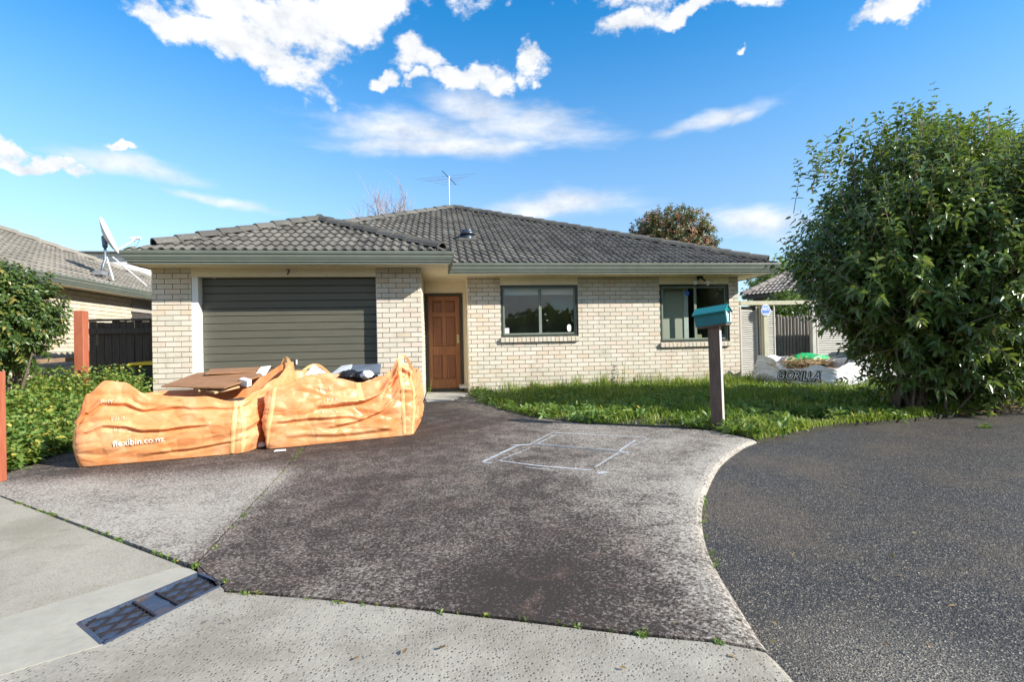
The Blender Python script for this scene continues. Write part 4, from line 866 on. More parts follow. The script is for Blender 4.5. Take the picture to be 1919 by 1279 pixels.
ld = MB(); t_ = .014; ov = .012
for s_ in (-1, 1):
    ld.add([(-w2 - ov, 0, h2), (w2 + ov, 0, h2), (w2 + ov, s_ * (d2 + .03), h1 + .005), (-w2 - ov, s_ * (d2 + .03), h1 + .005), (-w2 - ov, 0, h2 - t_), (w2 + ov, 0, h2 - t_), (w2 + ov, s_ * (d2 + .03), h1 - t_ + .005), (-w2 - ov, s_ * (d2 + .03), h1 - t_ + .005)],
           [(0, 1, 2, 3), (4, 5, 6, 7), (2, 3, 7, 6), (0, 3, 7, 4), (1, 2, 6, 5)])
o = ld.build('lid', TEAL_LIT, lb); o.matrix_local = BM
bb = MB(); bb.box(-w2 + .01, w2 - .01, -d2 + .01, d2 - .01, -.02, -.001); o = bb.build('base_board', POSTW, lb); o.matrix_local = BM
pl = MB(); pl.box(w2 + .001, w2 + .006, -d2 + .015, d2 - .02, .012, h1 - .005); o = pl.build('number_plate', plain('pale plate', (.42, .58, .56), .5, .06, 10, .03), lb); o.matrix_local = BM
tm = text_mesh('7', .15, .001, .006); o = link('number', tm, BLACK, lb); o.matrix_local = BM @ Matrix.Translation((w2 + .009, 0, .068)) @ Matrix.Rotation(math.pi / 2, 4, 'Z') @ Matrix.Rotation(math.pi / 2, 4, 'X')

# ------------------------------------------------------------------ iron cover
uc = thing('utility_cover', 'dark cast iron utility cover with raised diamond ribs set in the concrete', 'utility cover')
def _iron(t, b):
    p = t.pos(); n = t.noise(60, 4, .7, p); n2 = t.noise(12, 4, .6, p)
    t.put(b.inputs['Base Color'], t.mix(t.smooth(n2, .5, .7, 0, .7), t.ramp(n, [(.3, (.035, .055, .095)), (.7, (.075, .105, .16))]), (.12, .085, .07)))  # blue in the base colour paints in the reflected sky
    b.inputs['Metallic'].default_value = .35; t.put(b.inputs['Roughness'], t.ramp(n, [(.3, .32), (.7, .6)])); t.put(b.inputs['Normal'], t.bump(n, .4, .004))
IRON = mat('cast iron', _iron); RIB = plain('worn rusty rib', (.034, .03, .034), .5, .3, 40, .2, metal=.3)
C4 = [np.array(p) for p in cv]      # 0 left-far,1 right-far,2 right-near,3 left-near
def cpt(u, v, z=0): a = C4[0] * (1 - u) + C4[1] * u; b = C4[3] * (1 - u) + C4[2] * u; q = a * (1 - v) + b * v; return (q[0], q[1], z)
l_ = MB(); l_.add([cpt(u, v, z) for z in (-.06, -.012) for u, v in ((0, 0), (1, 0), (1, 1), (0, 1))], [(0, 3, 2, 1), (4, 5, 6, 7), (0, 1, 5, 4), (1, 2, 6, 5), (2, 3, 7, 6), (3, 0, 4, 7)]); l_.build('lid', IRON, uc)
def bar(u0, v0, u1, v1, wd, z=-.004):
    return MB().beam(Vector(cpt(u0, v0, z - .006)), Vector(cpt(u1, v1, z - .006)), wd, .012)
for a in ((0, 0, 1, 0), (1, 0, 1, 1), (1, 1, 0, 1), (0, 1, 0, 0)): bar(*a, .014, .0).build('frame', IRON, uc)
for fam in (1, -1):
    for k in np.arange(-.5, 1.5, .235):
        # line u = k + fam*(v-.5)*.62  clipped
        v0, v1 = .04, .96
        def uu(v): return k + fam * (v - .5) * .82
        vs_ = [v for v in np.linspace(v0, v1, 60) if .03 < uu(v) < .97 and not (.40 < uu(v) < .60)]
        if len(vs_) < 6: continue
        segs = []; cur = [vs_[0]]
        for v in vs_[1:]:
            if v - cur[-1] < .03: cur.append(v)
            else: segs.append(cur); cur = [v]
        segs.append(cur)
        for sgm in segs:
            if len(sgm) > 4: bar(uu(sgm[0]), sgm[0], uu(sgm[-1]), sgm[-1], .0045, -.005 - (.001 if fam > 0 else 0)).build('rib', RIB, uc)
for u in (.405, .595): bar(u, .04, u, .96, .008, -.003).build('rib', RIB, uc)
bar(.42, .5, .58, .5, .05, -.009).build('plate', IRON, uc)

# ------------------------------------------------------------------ spray painted lines on the driveway
def _paint(t, b):
    n = t.noise(55, 4, .75, t.pos()); n2 = t.noise(9, 3, .6, t.pos())
    e = t.new('ShaderNodeAttribute', attribute_name='edge').outputs['Fac']
    b.inputs['Base Color'].default_value = (.5, .52, .54, 1); b.inputs['Roughness'].default_value = .8
    t.put(b.inputs['Alpha'], t.math('MULTIPLY', t.smooth(t.math('ADD', t.math('MULTIPLY', e, .75), t.math('MULTIPLY', t.math('SUBTRACT', n, .5), 1.4)), .25, .9), t.smooth(n2, .25, .6, .45, .95)))
PAINT = mat('white spray paint', _paint)
drv = bpy.data.objects['driveway']
def paint(pts, wd):
    P = [np.array(g2(*p)) for p in pts]; V = []; Fc = []; ed = []
    for i, p in enumerate(P):
        d = unit(P[min(i + 1, len(P) - 1)] - P[max(0, i - 1)]); n = np.array([-d[1], d[0]])
        for o, e in ((-1, 0), (-.3, 1), (.3, 1), (1, 0)): V.append((*(p + n * o * wd / 2), .004)); ed.append(e)
    for i in range(len(P) - 1):
        for j in range(3): Fc.append((i * 4 + j, i * 4 + j + 1, i * 4 + j + 5, i * 4 + j + 4))
    me = bpy.data.meshes.new('paint_line'); me.from_pydata(V, [], Fc); a = me.attributes.new('edge', 'FLOAT', 'POINT'); a.data.foreach_set('value', ed); link('paint_line', me, PAINT, drv)
for pts, wd in [(a_, b_ * 1.25) for a_, b_ in [([(1035, 812), (1212, 821)], .05), ([(1035, 812), (992, 834)], .03), ([(1044, 815), (1008, 832)], .025), ([(958, 836), (1000, 834), (1080, 840), (1180, 850)], .075), ([(1000, 833), (1158, 847)], .12),
                ([(1191, 826), (1158, 848)], .04), ([(1217, 823), (1182, 838)], .025), ([(1160, 849), (1115, 877)], .03), ([(970, 836), (905, 867)], .06), ([(993, 841), (934, 865)], .025), ([(932, 864), (1005, 874), (1108, 883)], .045),
                ([(905, 868), (922, 869)], .04), ([(985, 877), (1030, 882)], .02), ([(1120, 889), (1136, 886)], .09), ([(800, 795), (842, 788)], .012), ([(720, 822), (880, 790)], .008), ([(1395, 812), (1500, 820)], .008)]]: paint(pts, wd)

# ------------------------------------------------------------------ sacks
class Sack:
    def __init__(s, corners, H, seed, bulge=.05, r=.07, fold=.035, lean=0.0, foldscale=1.0):
        s.c = [np.array(c, float) for c in corners]; s.H = H; s.seed = seed; s.bulge = bulge; s.r = r; s.fold = fold; s.lean = lean; s.fs = foldscale
    def base(s, q):
        q = q % 4; i = int(q); u = q - i; a = s.c[i]; b = s.c[(i + 1) % 4]; L = np.linalg.norm(b - a); d = (b - a) / L; n = np.array([d[1], -d[0]])
        p = a + (b - a) * u; rr = s.r / L
        # blend corners
        if u < rr:
            pv = s.c[i - 1]; d0 = unit(a - pv); n0 = np.array([d0[1], -d0[0]]); k = .5 + .5 * u / rr; n = unit(n0 * (1 - k) + n * k); p = p - unit(n0 + np.array([d[1], -d[0]])) * s.r * .35 * (1 - u / rr) ** 2
        elif u > 1 - rr:
            nx = s.c[(i + 2) % 4]; d1 = unit(nx - b); n1 = np.array([d1[1], -d1[0]]); k = .5 * (u - 1 + rr) / rr; n = unit(n * (1 - k) + n1 * k); p = p - unit(np.array([d[1], -d[0]]) + n1) * s.r * .35 * ((u - 1 + rr) / rr) ** 2
        return p, n
    def height(s, q):
        q = q % 4; T = s.H
        for (a, ha), (b, hb) in zip(T[:-1], T[1:]):
            if a <= q <= b:
                k = (q - a) / (b - a + 1e-9); k = k * k * (3 - 2 * k); return ha + (hb - ha) * k
        return T[-1][1]
    folds = ()
    def disp(s, q, v):
        L = [np.linalg.norm(s.c[(i + 1) % 4] - s.c[i]) for i in range(4)]; i = int(q % 4); m = sum(L[:i]) + L[i] * (q % 4 - i); sd = s.seed * 17.3; f = s.fs
        nz = mnoise.noise; warp = nz((m * 1.1 * f, v * 1.3, sd))
        bil = nz((m * 1.7 * f, v * 2.3 + warp * .6, sd + 3.1))                                     # broad billows
        a = 1 - abs(nz((m * .75 * f, v * 2.5 + warp * 1.5 + m * .45, sd + 7.0))) * 2.6             # long sagging folds
        b = 1 - abs(nz((m * 2.1 * f + v * 1.5, v * 3.4 - m * 1.6 + warp * 1.4, sd + 9.7))) * 2.2         # slanting creases
        e = nz((m * 8, v * 11, sd)) * .09
        ends = min(1, (1 - v) * 5 + .4) * min(1, v * 6 + .15)
        d = s.fold * ends * (1.25 * bil + .55 * max(a, 0) ** 2.6 + .45 * max(b, 0) ** 3 + e * .5 - .3)
        hh_ = s.height(q) * v
        for sc1, sc2, am in ((2.6, 5.0, .046), (5.5, 9.0, .018)):
            ds, _p = mnoise.voronoi((m * sc1 * f + warp * .5, hh_ * sc2 - m * .8 + warp * .4, sd))
            d += am * ends * (min(ds[1] - ds[0], .55) - .22)          # flat facets meeting in sharp creases
        for q0, v0, q1, v1, amp, wd in s.folds:
            u = (q - q0) / (q1 - q0)
            if -.15 < u < 1.15:
                vc = v0 + (v1 - v0) * u + .02 * math.sin(u * 7 + s.seed); k = max(0, 1 - abs(2 * u - 1) ** 4) if 0 <= u <= 1 else 0
                dv_ = (v - vc) / wd; d += amp * k * (math.exp(-dv_ * dv_) - .8 * math.exp(-(dv_ + 1.5) ** 2 * 1.6))
        return d
    def P(s, q, v, off=0.0):
        p, n = s.base(q); h = s.height(q); d = s.bulge * math.sin(math.pi * min(1, v ** .85)) - s.lean * v ** 2 + s.disp(q, v) + off
        z = h * v + .012 * mnoise.noise((q * 6, v * 5, s.seed)) * v
        return (p[0] + n[0] * d, p[1] + n[1] * d, max(z, .004))
    def mesh(s, nq=150, nv=110, fr=(1.8, 1, .9, 1)):
        qs = []
        for i in range(4): k = int(nq * fr[i]); qs += [i + j / k for j in range(k)]
        V = []; Fc = []; n = len(qs)
        for iv in range(nv + 1): V += [s.P(q, iv / nv) for q in qs]
        for off, vv in ((-.02, .985), (-.03, .8), (-.05, .5)): V += [s.P(q, vv, off) for q in qs]
        for r in range(nv + 3):
            for k in range(n): k2 = (k + 1) % n; Fc.append((r * n + k, r * n + k2, (r + 1) * n + k2, (r + 1) * n + k))
        m = bpy.data.meshes.new('bag'); m.from_pydata(V, [], Fc); bm = bmesh.new(); bm.from_mesh(m); bmesh.ops.recalc_face_normals(bm, faces=bm.faces); bm.to_mesh(m); bm.free(); return m
    def strip(s, q0, v0, v1, wq, n=26, off=.008):
        V = []; Fc = []
        for i in range(n + 1):
            v = v0 + (v1 - v0) * i / n; q = q0[0] + (q0[1] - q0[0]) * i / n
            for k in range(4): V.append(s.P(q - wq / 2 + wq * k / 3, v, off if 0 < k < 3 else off - .005))
        for i in range(n):
            for k in range(3): Fc.append((i * 4 + k, i * 4 + k + 1, i * 4 + k + 5, i * 4 + k + 4))
        m = MB(); m.add(V, Fc); return m
    def text(s, txt, q, z, size, material, parent, name='lettering', bold=0.0, rot=0.0):
        m = text_mesh(txt, size, 0, bold); bm = bmesh.new(); bm.from_mesh(m)
        bmesh.ops.triangulate(bm, faces=bm.faces); bmesh.ops.subdivide_edges(bm, edges=[e for e in bm.edges if e.calc_length() > size * .25], cuts=2)
        i = int(q); L = np.linalg.norm(s.c[(i + 1) % 4] - s.c[i])
        for v in bm.verts:
            x, y = v.co.x * math.cos(rot) - v.co.y * math.sin(rot), v.co.x * math.sin(rot) + v.co.y * math.cos(rot)
            qq = q + x / L; v.co = s.P(qq, min(1, (z + y) / s.height(qq)), .010)
        bm.to_mesh(m); bm.free(); link(name, m, material, parent)
def _orange(t, b):
    p = t.pos(); n = t.noise(3.2, 5, .6, p); n2 = t.noise(40, 3, .6, p); wv = t.noise(11, 4, .6, p)
    c = t.ramp(t.math('ADD', t.math('MULTIPLY', n, .6), t.math('MULTIPLY', wv, .4)), [(.3, (.76, .25, .075)), (.5, (.82, .36, .15)), (.7, (.85, .51, .29))])
    c = t.mix(t.smooth(n2, .55, .8, 0, .25), c, (.46, .17, .06))
    t.put(b.inputs['Base Color'], c); b.inputs['Roughness'].default_value = .40; b.inputs['Specular IOR Level'].default_value = .45
    cr = t.math('ABSOLUTE', t.math('SUBTRACT', t.noise(1.0, 3, .5, t.mapping(p, scale=(3.2, 3.2, 5.5), rot=(.3, .35, 0)), .9), .5))
    hgt_ = t.math('ADD', t.math('MULTIPLY', t.smooth(cr, 0, .10), 1.0), t.math('MULTIPLY', t.noise(14, 3, .55, p, .4), .55))
    t.put(b.inputs['Normal'], t.bump(hgt_, .12, .010))
    tr = t.new('ShaderNodeBsdfTranslucent'); t.l.new(c, tr.inputs[0]); m = t.new('ShaderNodeMixShader'); m.inputs[0].default_value = .22
    t.l.new(b.outputs[0], m.inputs[1]); t.l.new(tr.outputs[0], m.inputs[2]); t.l.new(m.outputs[0], t.out.inputs[0])
ORANGE = mat('orange woven sack', _orange)
ORSEAM = plain('orange webbing', (.76, .44, .19), .6, .1, 30, .2)
PRINT = plain('faded white print', (.86, .56, .38), .6, .05, 30, 0); PRINTW = plain('white print', (.86, .72, .60), .6, .05, 30, 0)
def fill(s, z, m, parent, name='fill'):
    k = [np.array(c) for c in s.c]; ce = sum(k) / 4; f = MB(); n = 14; V = []; Fc = []
    for i in range(n + 1):
        for j in range(n + 1):
            u, v = i / n, j / n; p = (k[0] * (1 - u) + k[1] * u) * (1 - v) + (k[3] * (1 - u) + k[2] * u) * v; p = ce + (p - ce) * .93
            V.append((p[0], p[1], z + .05 * mnoise.noise((u * 5, v * 5, s.seed)) + .03 * mnoise.noise((u * 13, v * 13, s.seed))))
    for i in range(n):
        for j in range(n): a = i * (n + 1) + j; Fc.append((a, a + n + 1, a + n + 2, a + 1))
    f.add(V, Fc); f.build(name, m, parent, True)
RUBBLE = plain('mixed rubbish', (.09, .07, .055), .9, .4, 18, .6)
FL, FR = np.array(g2(146, 878)), np.array(g2(455, 851))
sk1 = Sack([FL, FR, (3.02, -3.02), (1.72, -3.3)], [(0, .50), (.06, .62), (.16, .725), (.26, .70), (.40, .60), (.55, .565), (.75, .54), (.94, .50), (1.0, .49), (1.25, .56), (1.6, .66), (1.9, .80), (2.05, .82), (2.3, .66), (2.8, .56), (3.2, .55), (3.7, .52), (4, .50)], 1, bulge=.05, fold=.013); sk1.folds = [(-.05, .74, .62, .82, .024, .035), (.0, .47, .80, .55, .026, .03), (.3, .84, 1.1, .9, .014, .04), (.35, .10, 1.05, .30, .012, .03)]
b1 = thing('rubbish_bag', 'slumped orange rubbish sack with a web address printed on it, filled with brown sheets', 'rubbish bag', 'orange rubbish sacks on the driveway')
link('sack', sk1.mesh(), ORANGE, b1, True); fill(sk1, .43, RUBBLE, b1)
for q, v0, v1 in (((1.0, 1.0), .02, 1.0), ((.93, .96), .03, 1.), ((2.0, 2.0), .02, 1), ((.0, .0), .02, .8)): sk1.strip(q, v0, v1, .028).build('seam', ORSEAM, b1, True)
sk1.strip((.08, .97), .62, .36, .0, 1)
sk1.text('flexibin.co.nz', .36, .19, .07, PRINTW, b1, bold=.001, rot=.03); sk1.text('Buy it', .20, .555, .06, PRINT, b1, rot=.1); sk1.text('Fill it', .24, .405, .05, PRINT, b1, rot=.08); sk1.text('Book it', .27, .31, .045, PRINT, b1, rot=.05)
FL2, FR2 = np.array(g2(498, 844)), np.array(g2(775, 816))
sk2 = Sack([FL2, FR2, (4.36, -2.42), (2.98, -2.85)], [(0, .56), (.08, .60), (.28, .69), (.45, .655), (.62, .60), (.74, .60), (.83, .70), (.90, .84), (.96, .78), (1.0, .70), (1.1, .70), (1.5, .66), (2, .68), (2.4, .60), (3.0, .72), (3.3, .60), (3.8, .55), (4, .56)], 2, bulge=.045, fold=.012); sk2.folds = [(.30, .55, 1.02, .94, .045, .045), (.02, .46, .62, .40, .022, .035), (.35, .22, 1.0, .66, .020, .035), (.1, .2, .9, .13, .014, .04)]
b2 = thing('rubbish_bag', 'upright orange rubbish sack with a raised corner loop, holding black and white waste', 'rubbish bag', 'orange rubbish sacks on the driveway')
link('sack', sk2.mesh(), ORANGE, b2, True); fill(sk2, .5, RUBBLE, b2)
for q, v0, v1 in (((.0, .06), .02, 1.0), ((.93, .9), .03, 1.), ((1.0, 1.0), .02, 1.)): sk2.strip(q, v0, v1, .026).build('seam', ORSEAM, b2, True)
sk2.strip((.62, .60), .70, 1.0, .04).build('strap', ORSEAM, b2, True)
sk2.text('Fill it', .42, .44, .055, PRINT, b2); sk2.text('Book it', .40, .33, .05, PRINT, b2); sk2.text('Buy it', .38, .56, .05, PRINT, b2)
def loop(sack, q0, q1, h, parent):
    a = Vector(sack.P(q0, .98)); b = Vector(sack.P(q1, .98)); pts = [a.lerp(b, k) + Vector((0, 0, h * math.sin(math.pi * k))) for k in np.linspace(0, 1, 12)]
    m = MB(); 
    for p, q in zip(pts[:-1], pts[1:]): m.beam(p, q, .03, .006, (0, 1, .2))
    m.build('handle', ORSEAM, parent)
loop(sk2, .89, 1.12, .1, b2); loop(sk2, 2.75, 2.95, .09, b2); loop(sk1, 1.9, 2.1, .08, b1)
# contents
HARDB = _wood('brown hardboard', (.19, .085, .035), (.36, .19, .09), (3, 9, 9), .7); CARD = plain('tan board edge', (.55, .36, .19), .8, .15, 12, .1); PLB = plain('plasterboard', (.72, .72, .70), .8, .05, 8, .05, dirt=.15); GREYB = plain('grey plastic', (.12, .14, .17), .4, .15, 10, .05)
def sheet(name, label, cat, pts, th, m, grp=None):
    P = [Vector(p) for p in pts]; n = (P[1] - P[0]).cross(P[-1] - P[0]).normalized()
    if n.z < 0: n = -n
    k = len(P); b = MB(); b.add([p for p in P] + [p - n * th for p in P], [tuple(range(k)), tuple(range(2 * k - 1, k - 1, -1))] + [(i, (i + 1) % k, (i + 1) % k + k, i + k) for i in range(k)])
    return tag(b.build(name, m, None), label, cat, grp)
def at(x, y, Y): return tuple(onY(x, y, Y))
sheet('hardboard_sheet', 'large brown hardboard sheet lying across the slumped orange sack', 'board', [at(302, 724, -3.80), at(420, 727, -3.86), at(492, 703, -3.35), at(480, 693, -3.05), at(370, 699, -3.15)], .012, HARDB)
sheet('hardboard_sheet', 'second brown sheet with a pale torn edge behind the large hardboard sheet', 'board', [at(385, 700, -3.35), at(488, 696, -3.2), at(486, 688, -2.9), at(394, 692, -2.95)], .014, HARDB)
sheet('timber_batten', 'long tan batten resting on the brown hardboard in the slumped sack', 'timber', [at(362, 727, -3.78), at(452, 711, -3.50), at(452, 715, -3.55), at(372, 731, -3.83)], .02, CARD)
sheet('timber_batten', 'lower tan batten against the front rim of the slumped sack', 'timber', [at(385, 731, -3.80), at(452, 719, -3.56), at(453, 723, -3.60), at(402, 735, -3.86)], .02, CARD)
sheet('plasterboard_offcut', 'white plasterboard offcut leaning at the corner of the slumped sack', 'board', [at(474, 708, -3.3), at(497, 704, -3.25), at(508, 686, -3.15), at(489, 688, -3.2)], .012, PLB)
wbx = MB(); c = Vector(at(460, 717, -3.62)); wbx.box(-.05, .05, -.03, .03, -.035, .035); o = wbx.build('white_block', PLB, None, bevel=.004); o.location = c; o.rotation_euler = (.2, .25, -.4); tag(o, 'small white foam block on the rim of the slumped sack', 'block')
sheet('plasterboard_offcut', 'pale triangular board standing up in the upright orange sack', 'board', [at(572, 704, -3.25), at(612, 699, -3.25), at(587, 683, -3.2)], .012, PLB)
sheet('plastic_panel', 'flat grey plastic panel lying on top of the upright orange sack', 'panel', [at(655, 697, -3.1), at(712, 698, -3.1), at(714, 682, -2.8), at(660, 684, -2.75)], .03, GREYB)
sheet('plastic_panel', 'crumpled pale grey sheet beside the flat panel in the upright sack', 'panel', [at(622, 700, -3.2), at(655, 694, -3.15), at(660, 683, -3.0), at(640, 686, -3.0)], .02, plain('pale grey sheet', (.42, .44, .45), .5, .1, 10, .1))
def lump(name, label, cat, c, r, m, seed):
    bm = bmesh.new(); bmesh.ops.create_icosphere(bm, subdivisions=4, radius=1)
    for v in bm.verts:
        k = 1 + .28 * mnoise.noise(v.co * 1.6 + Vector((seed, 0, 0))) + .14 * (1 - abs(mnoise.noise(v.co * 4 + Vector((0, seed, 0))) * 2)); v.co = Vector((v.co.x * r[0] * k, v.co.y * r[1] * k, v.co.z * r[2] * k))
    me = bpy.data.meshes.new(name); bm.to_mesh(me); bm.free(); o = link(name, me, m, None, True); o.location = c; return tag(o, label, cat)
lump('bin_liner', 'black crumpled plastic bag between the grey panels in the upright sack', 'plastic bag', at(653, 703, -3.15), (.10, .12, .05), plain('black film', (.012, .012, .014), .3, .2, 15, .1), 3)
lump('bin_liner', 'second black crumpled plastic bag under the flat grey panel', 'plastic bag', at(678, 706, -3.12), (.13, .12, .05), plain('black film', (.012, .012, .014), .3, .2, 15, .1), 8)
lump('white_cloth', 'rolled white cloth at the front rim of the upright orange sack', 'cloth', at(688, 703, -3.22), (.06, .12, .045), plain('white cloth', (.72, .72, .74), .7, .06, 10, .1), 5)
lump('paper_scrap', 'crumpled pale paper on the ground between the two orange sacks', 'litter', at(489, 834, -3.72), (.04, .04, .03), PLB, 9)
o = sheet('cardboard_scrap', 'flat pale card scrap on the concrete beside the upright orange sack', 'litter', [(*g2(513, 849), .012), (*g2(536, 847), .012), (*g2(536, 845), .014), (*g2(516, 846), .012)], .004, PLB)
# white sack
def _wsack(t, b):
    p = t.pos(); n = t.noise(5, 5, .6, p); c = t.ramp(n, [(.3, (.62, .64, .69)), (.65, (.80, .81, .84))]); t.put(b.inputs['Base Color'], c); b.inputs['Roughness'].default_value = .45; t.put(b.inputs['Normal'], t.bump(t.noise(24, 4, .6, p), .35, .008))
WSACK = mat('white woven sack', _wsack)
wl, wr = np.array(g2(1414, 722)), np.array(g2(1566, 734))
dv = unit(wr - wl); bk = np.array([-dv[1], dv[0]])
sk3 = Sack([wl, wr, wr + bk * .8, wl + bk * .8], [(0, .46), (.07, .63), (.2, .60), (.48, .37), (.62, .38), (.8, .46), (1, .40), (1.5, .5), (2, .6), (2.5, .52), (3, .58), (3.4, .62), (3.8, .5), (4, .46)], 3, bulge=.075, fold=.03, foldscale=1.1, r=.14)
b3 = thing('garden_waste_bag', 'white woven sack with bold black lettering, full of dry straw, by the pole fence', 'sack')
link('sack', sk3.mesh(110, 80, (1.8, .8, .8, .8)), WSACK, b3, True)
sk3.text('GORILLA', .62, .24, .23, plain('black print', (.015, .015, .015), .5, .05, 10, 0), b3, bold=.02); sk3_off = sk3.text
m_t = text_mesh('GORILLA', .23, 0, -.001); bm = bmesh.new(); bm.from_mesh(m_t); bmesh.ops.triangulate(bm, faces=bm.faces); bmesh.ops.subdivide_edges(bm, edges=[e for e in bm.edges if e.calc_length() > .05], cuts=2); L_ = np.linalg.norm(wr - wl)
for v in bm.verts: qq = .62 + v.co.x / L_; v.co = sk3.P(qq, min(1, (.24 + v.co.y) / sk3.height(qq)), .016)
bm.to_mesh(m_t); bm.free(); link('lettering', m_t, plain('white print 2', (.72, .73, .77), .5, .03, 10, 0), b3)
fill(sk3, .38, plain('dry thatch', (.33, .22, .12), .9, .4, 30, .5), b3)
cw = (wl + wr) / 2 + bk * .35; n = 700; P = np.stack([cw[0] + rng.normal(0, .30, n), cw[1] + rng.normal(0, .14, n), .46 + .07 * rng.random(n)], 1); P[:, 0] += .05
Dd = unit(np.stack([rng.normal(0, 1, n), rng.normal(0, 1, n), rng.normal(0, .35, n) + .1], 1)); m = leaf_mesh('straw', P, Dd, unit(rng.normal(0, 1, (n, 3))), rng.uniform(.1, .3, n), np.full(n, .012), .3, .2)
def _straw(t, b):
    t.put(b.inputs['Base Color'], t.ramp(t.rnd(), [(0, (.2, .11, .05)), (.5, (.42, .28, .15)), (1, (.6, .48, .3))])); b.inputs['Roughness'].default_value = .8
STRAW = mat('straw', _straw); o = link('straw', m, STRAW); tag(o, 'dry brown straw heaped in the white sack', 'straw', kind='stuff')
cg = (wl + wr) / 2 + bk * .72; lump('green_sack', 'bright green plastic sack behind the straw in the white sack', 'plastic bag', (cg[0] - .12, cg[1] + .1, .5), (.42, .16, .14), plain('green film', (.02, .36, .10), .35, .15, 8, .1), 4)

# ------------------------------------------------------------------ plants
def leafmat(name, stops, trans=.28, rough=.38, spec=.5, tint=1.0):
    def fn(t, b):
        c = t.ramp(t.rnd(), stops); t.put(b.inputs['Base Color'], c); b.inputs['Roughness'].default_value = rough; b.inputs['Specular IOR Level'].default_value = spec
        tr = t.new('ShaderNodeBsdfTranslucent'); t.put(tr.inputs[0], t.mix(.5, c, (.26, .36, .03))); m = t.new('ShaderNodeMixShader'); m.inputs[0].default_value = trans
        t.l.new(b.outputs[0], m.inputs[1]); t.l.new(tr.outputs[0], m.inputs[2]); t.l.new(m.outputs[0], t.out.inputs[0])
    return mat(name, fn)
L_TREE = leafmat('glossy shrub leaf', [(0, (0.04994, 0.101, 0.02972)), (.5, (0.08913, 0.1606, 0.03805)), (.82, (0.1546, 0.2259, 0.04756)), (.96, (0.2616, 0.2854, 0.0535)), (1, (0.3091, 0.1783, 0.04756))], .33, .27, .65)
L_CAM = leafmat('camellia leaf', [(0, (0.04524, 0.08479, 0.02262)), (.6, (0.08479, 0.1413, 0.03167)), (.9, (0.1583, 0.2036, 0.04524)), (1, (0.3167, 0.2488, 0.06786))], .26, .34)
L_WEED = leafmat('weed leaf', [(0, (0.0812, 0.1624, 0.029)), (.6, (0.1392, 0.2436, 0.0464)), (.9, (0.2204, 0.29, 0.058)), (1, (0.4872, 0.4176, 0.0696))], .4, .5)
L_DOCK = leafmat('dock leaf', [(0, (0.116, 0.2465, 0.0435)), (1, (0.203, 0.3625, 0.06525))], .35, .4)
L_GRASS = leafmat('grass blade', [(0, (0.1305, 0.203, 0.0261)), (.6, (0.2465, 0.348, 0.0435)), (.9, (0.3915, 0.435, 0.0725)), (1, (0.609, 0.522, 0.203))], .45, .5)
L_PHO = leafmat('photinia leaf', [(0, (0.05075, 0.07975, 0.029)), (.55, (0.087, 0.1232, 0.0435)), (.75, (0.1885, 0.145, 0.058)), (1, (0.348, 0.1015, 0.06525))], .2, .45)
BARK = _wood('shrub bark', (.05, .035, .025), (.16, .12, .085), (8, 8, 30), .9)
TWIG = _wood('pale twig', (.2, .15, .12), (.36, .29, .24), (8, 8, 30), .9)
def shoots(P0, Dirs, Ls, per, leafL, leafW, spread=.9, droop=.5, m=None):
    n = len(P0); Dirs = unit(Dirs); a = unit(np.cross(Dirs, unit(rng.normal(0, 1, (n, 3))))); b = np.cross(Dirs, a); PP = []; DD = []; NN = []; LL = []; WW = []; RR = []
    rs = rng.random(n)
    for k in range(per):
        f = (k // 2 + .6) / (per / 2); an = (k % 2) * math.pi + (k // 2) * 1.57 + rng.normal(0, .35, n)
        side = a * np.cos(an)[:, None] + b * np.sin(an)[:, None]; PP.append(P0 + Dirs * (Ls * f)[:, None]); up_ = .25 + .9 * f ** 3
        d = side * spread + Dirs * up_ + rng.normal(0, .18, (n, 3)); DD.append(d); NN.append(Dirs + rng.normal(0, .25, (n, 3))); sc_ = (.75 + .5 * math.sin(math.pi * f)) * rng.uniform(.75, 1.2, n)
        LL.append(leafL * sc_); WW.append(leafW * sc_); RR.append(np.clip(rs * .55 + rng.random(n) * .4 + f * .1, 0, 1))
    return np.concatenate(PP), np.concatenate(DD), np.concatenate(NN), np.concatenate(LL), np.concatenate(WW), np.concatenate(RR)
def lumpy(d, seed, amp=.22, fq=1.7): return np.array([1 + amp * mnoise.noise(Vector(x) * fq + Vector((seed, 0, 0))) + amp * .55 * mnoise.noise(Vector(x) * fq * 2.7 + Vector((0, seed, 0))) for x in d])
def crown_pts(n, c, r, seed, power=2.6, amp=.22):
    d = unit(rng.normal(0, 1, (n, 3))); k = rng.random(n) ** (1 / power) * lumpy(d, seed, amp); return np.array(c) + d * np.array(r) * k[:, None], d
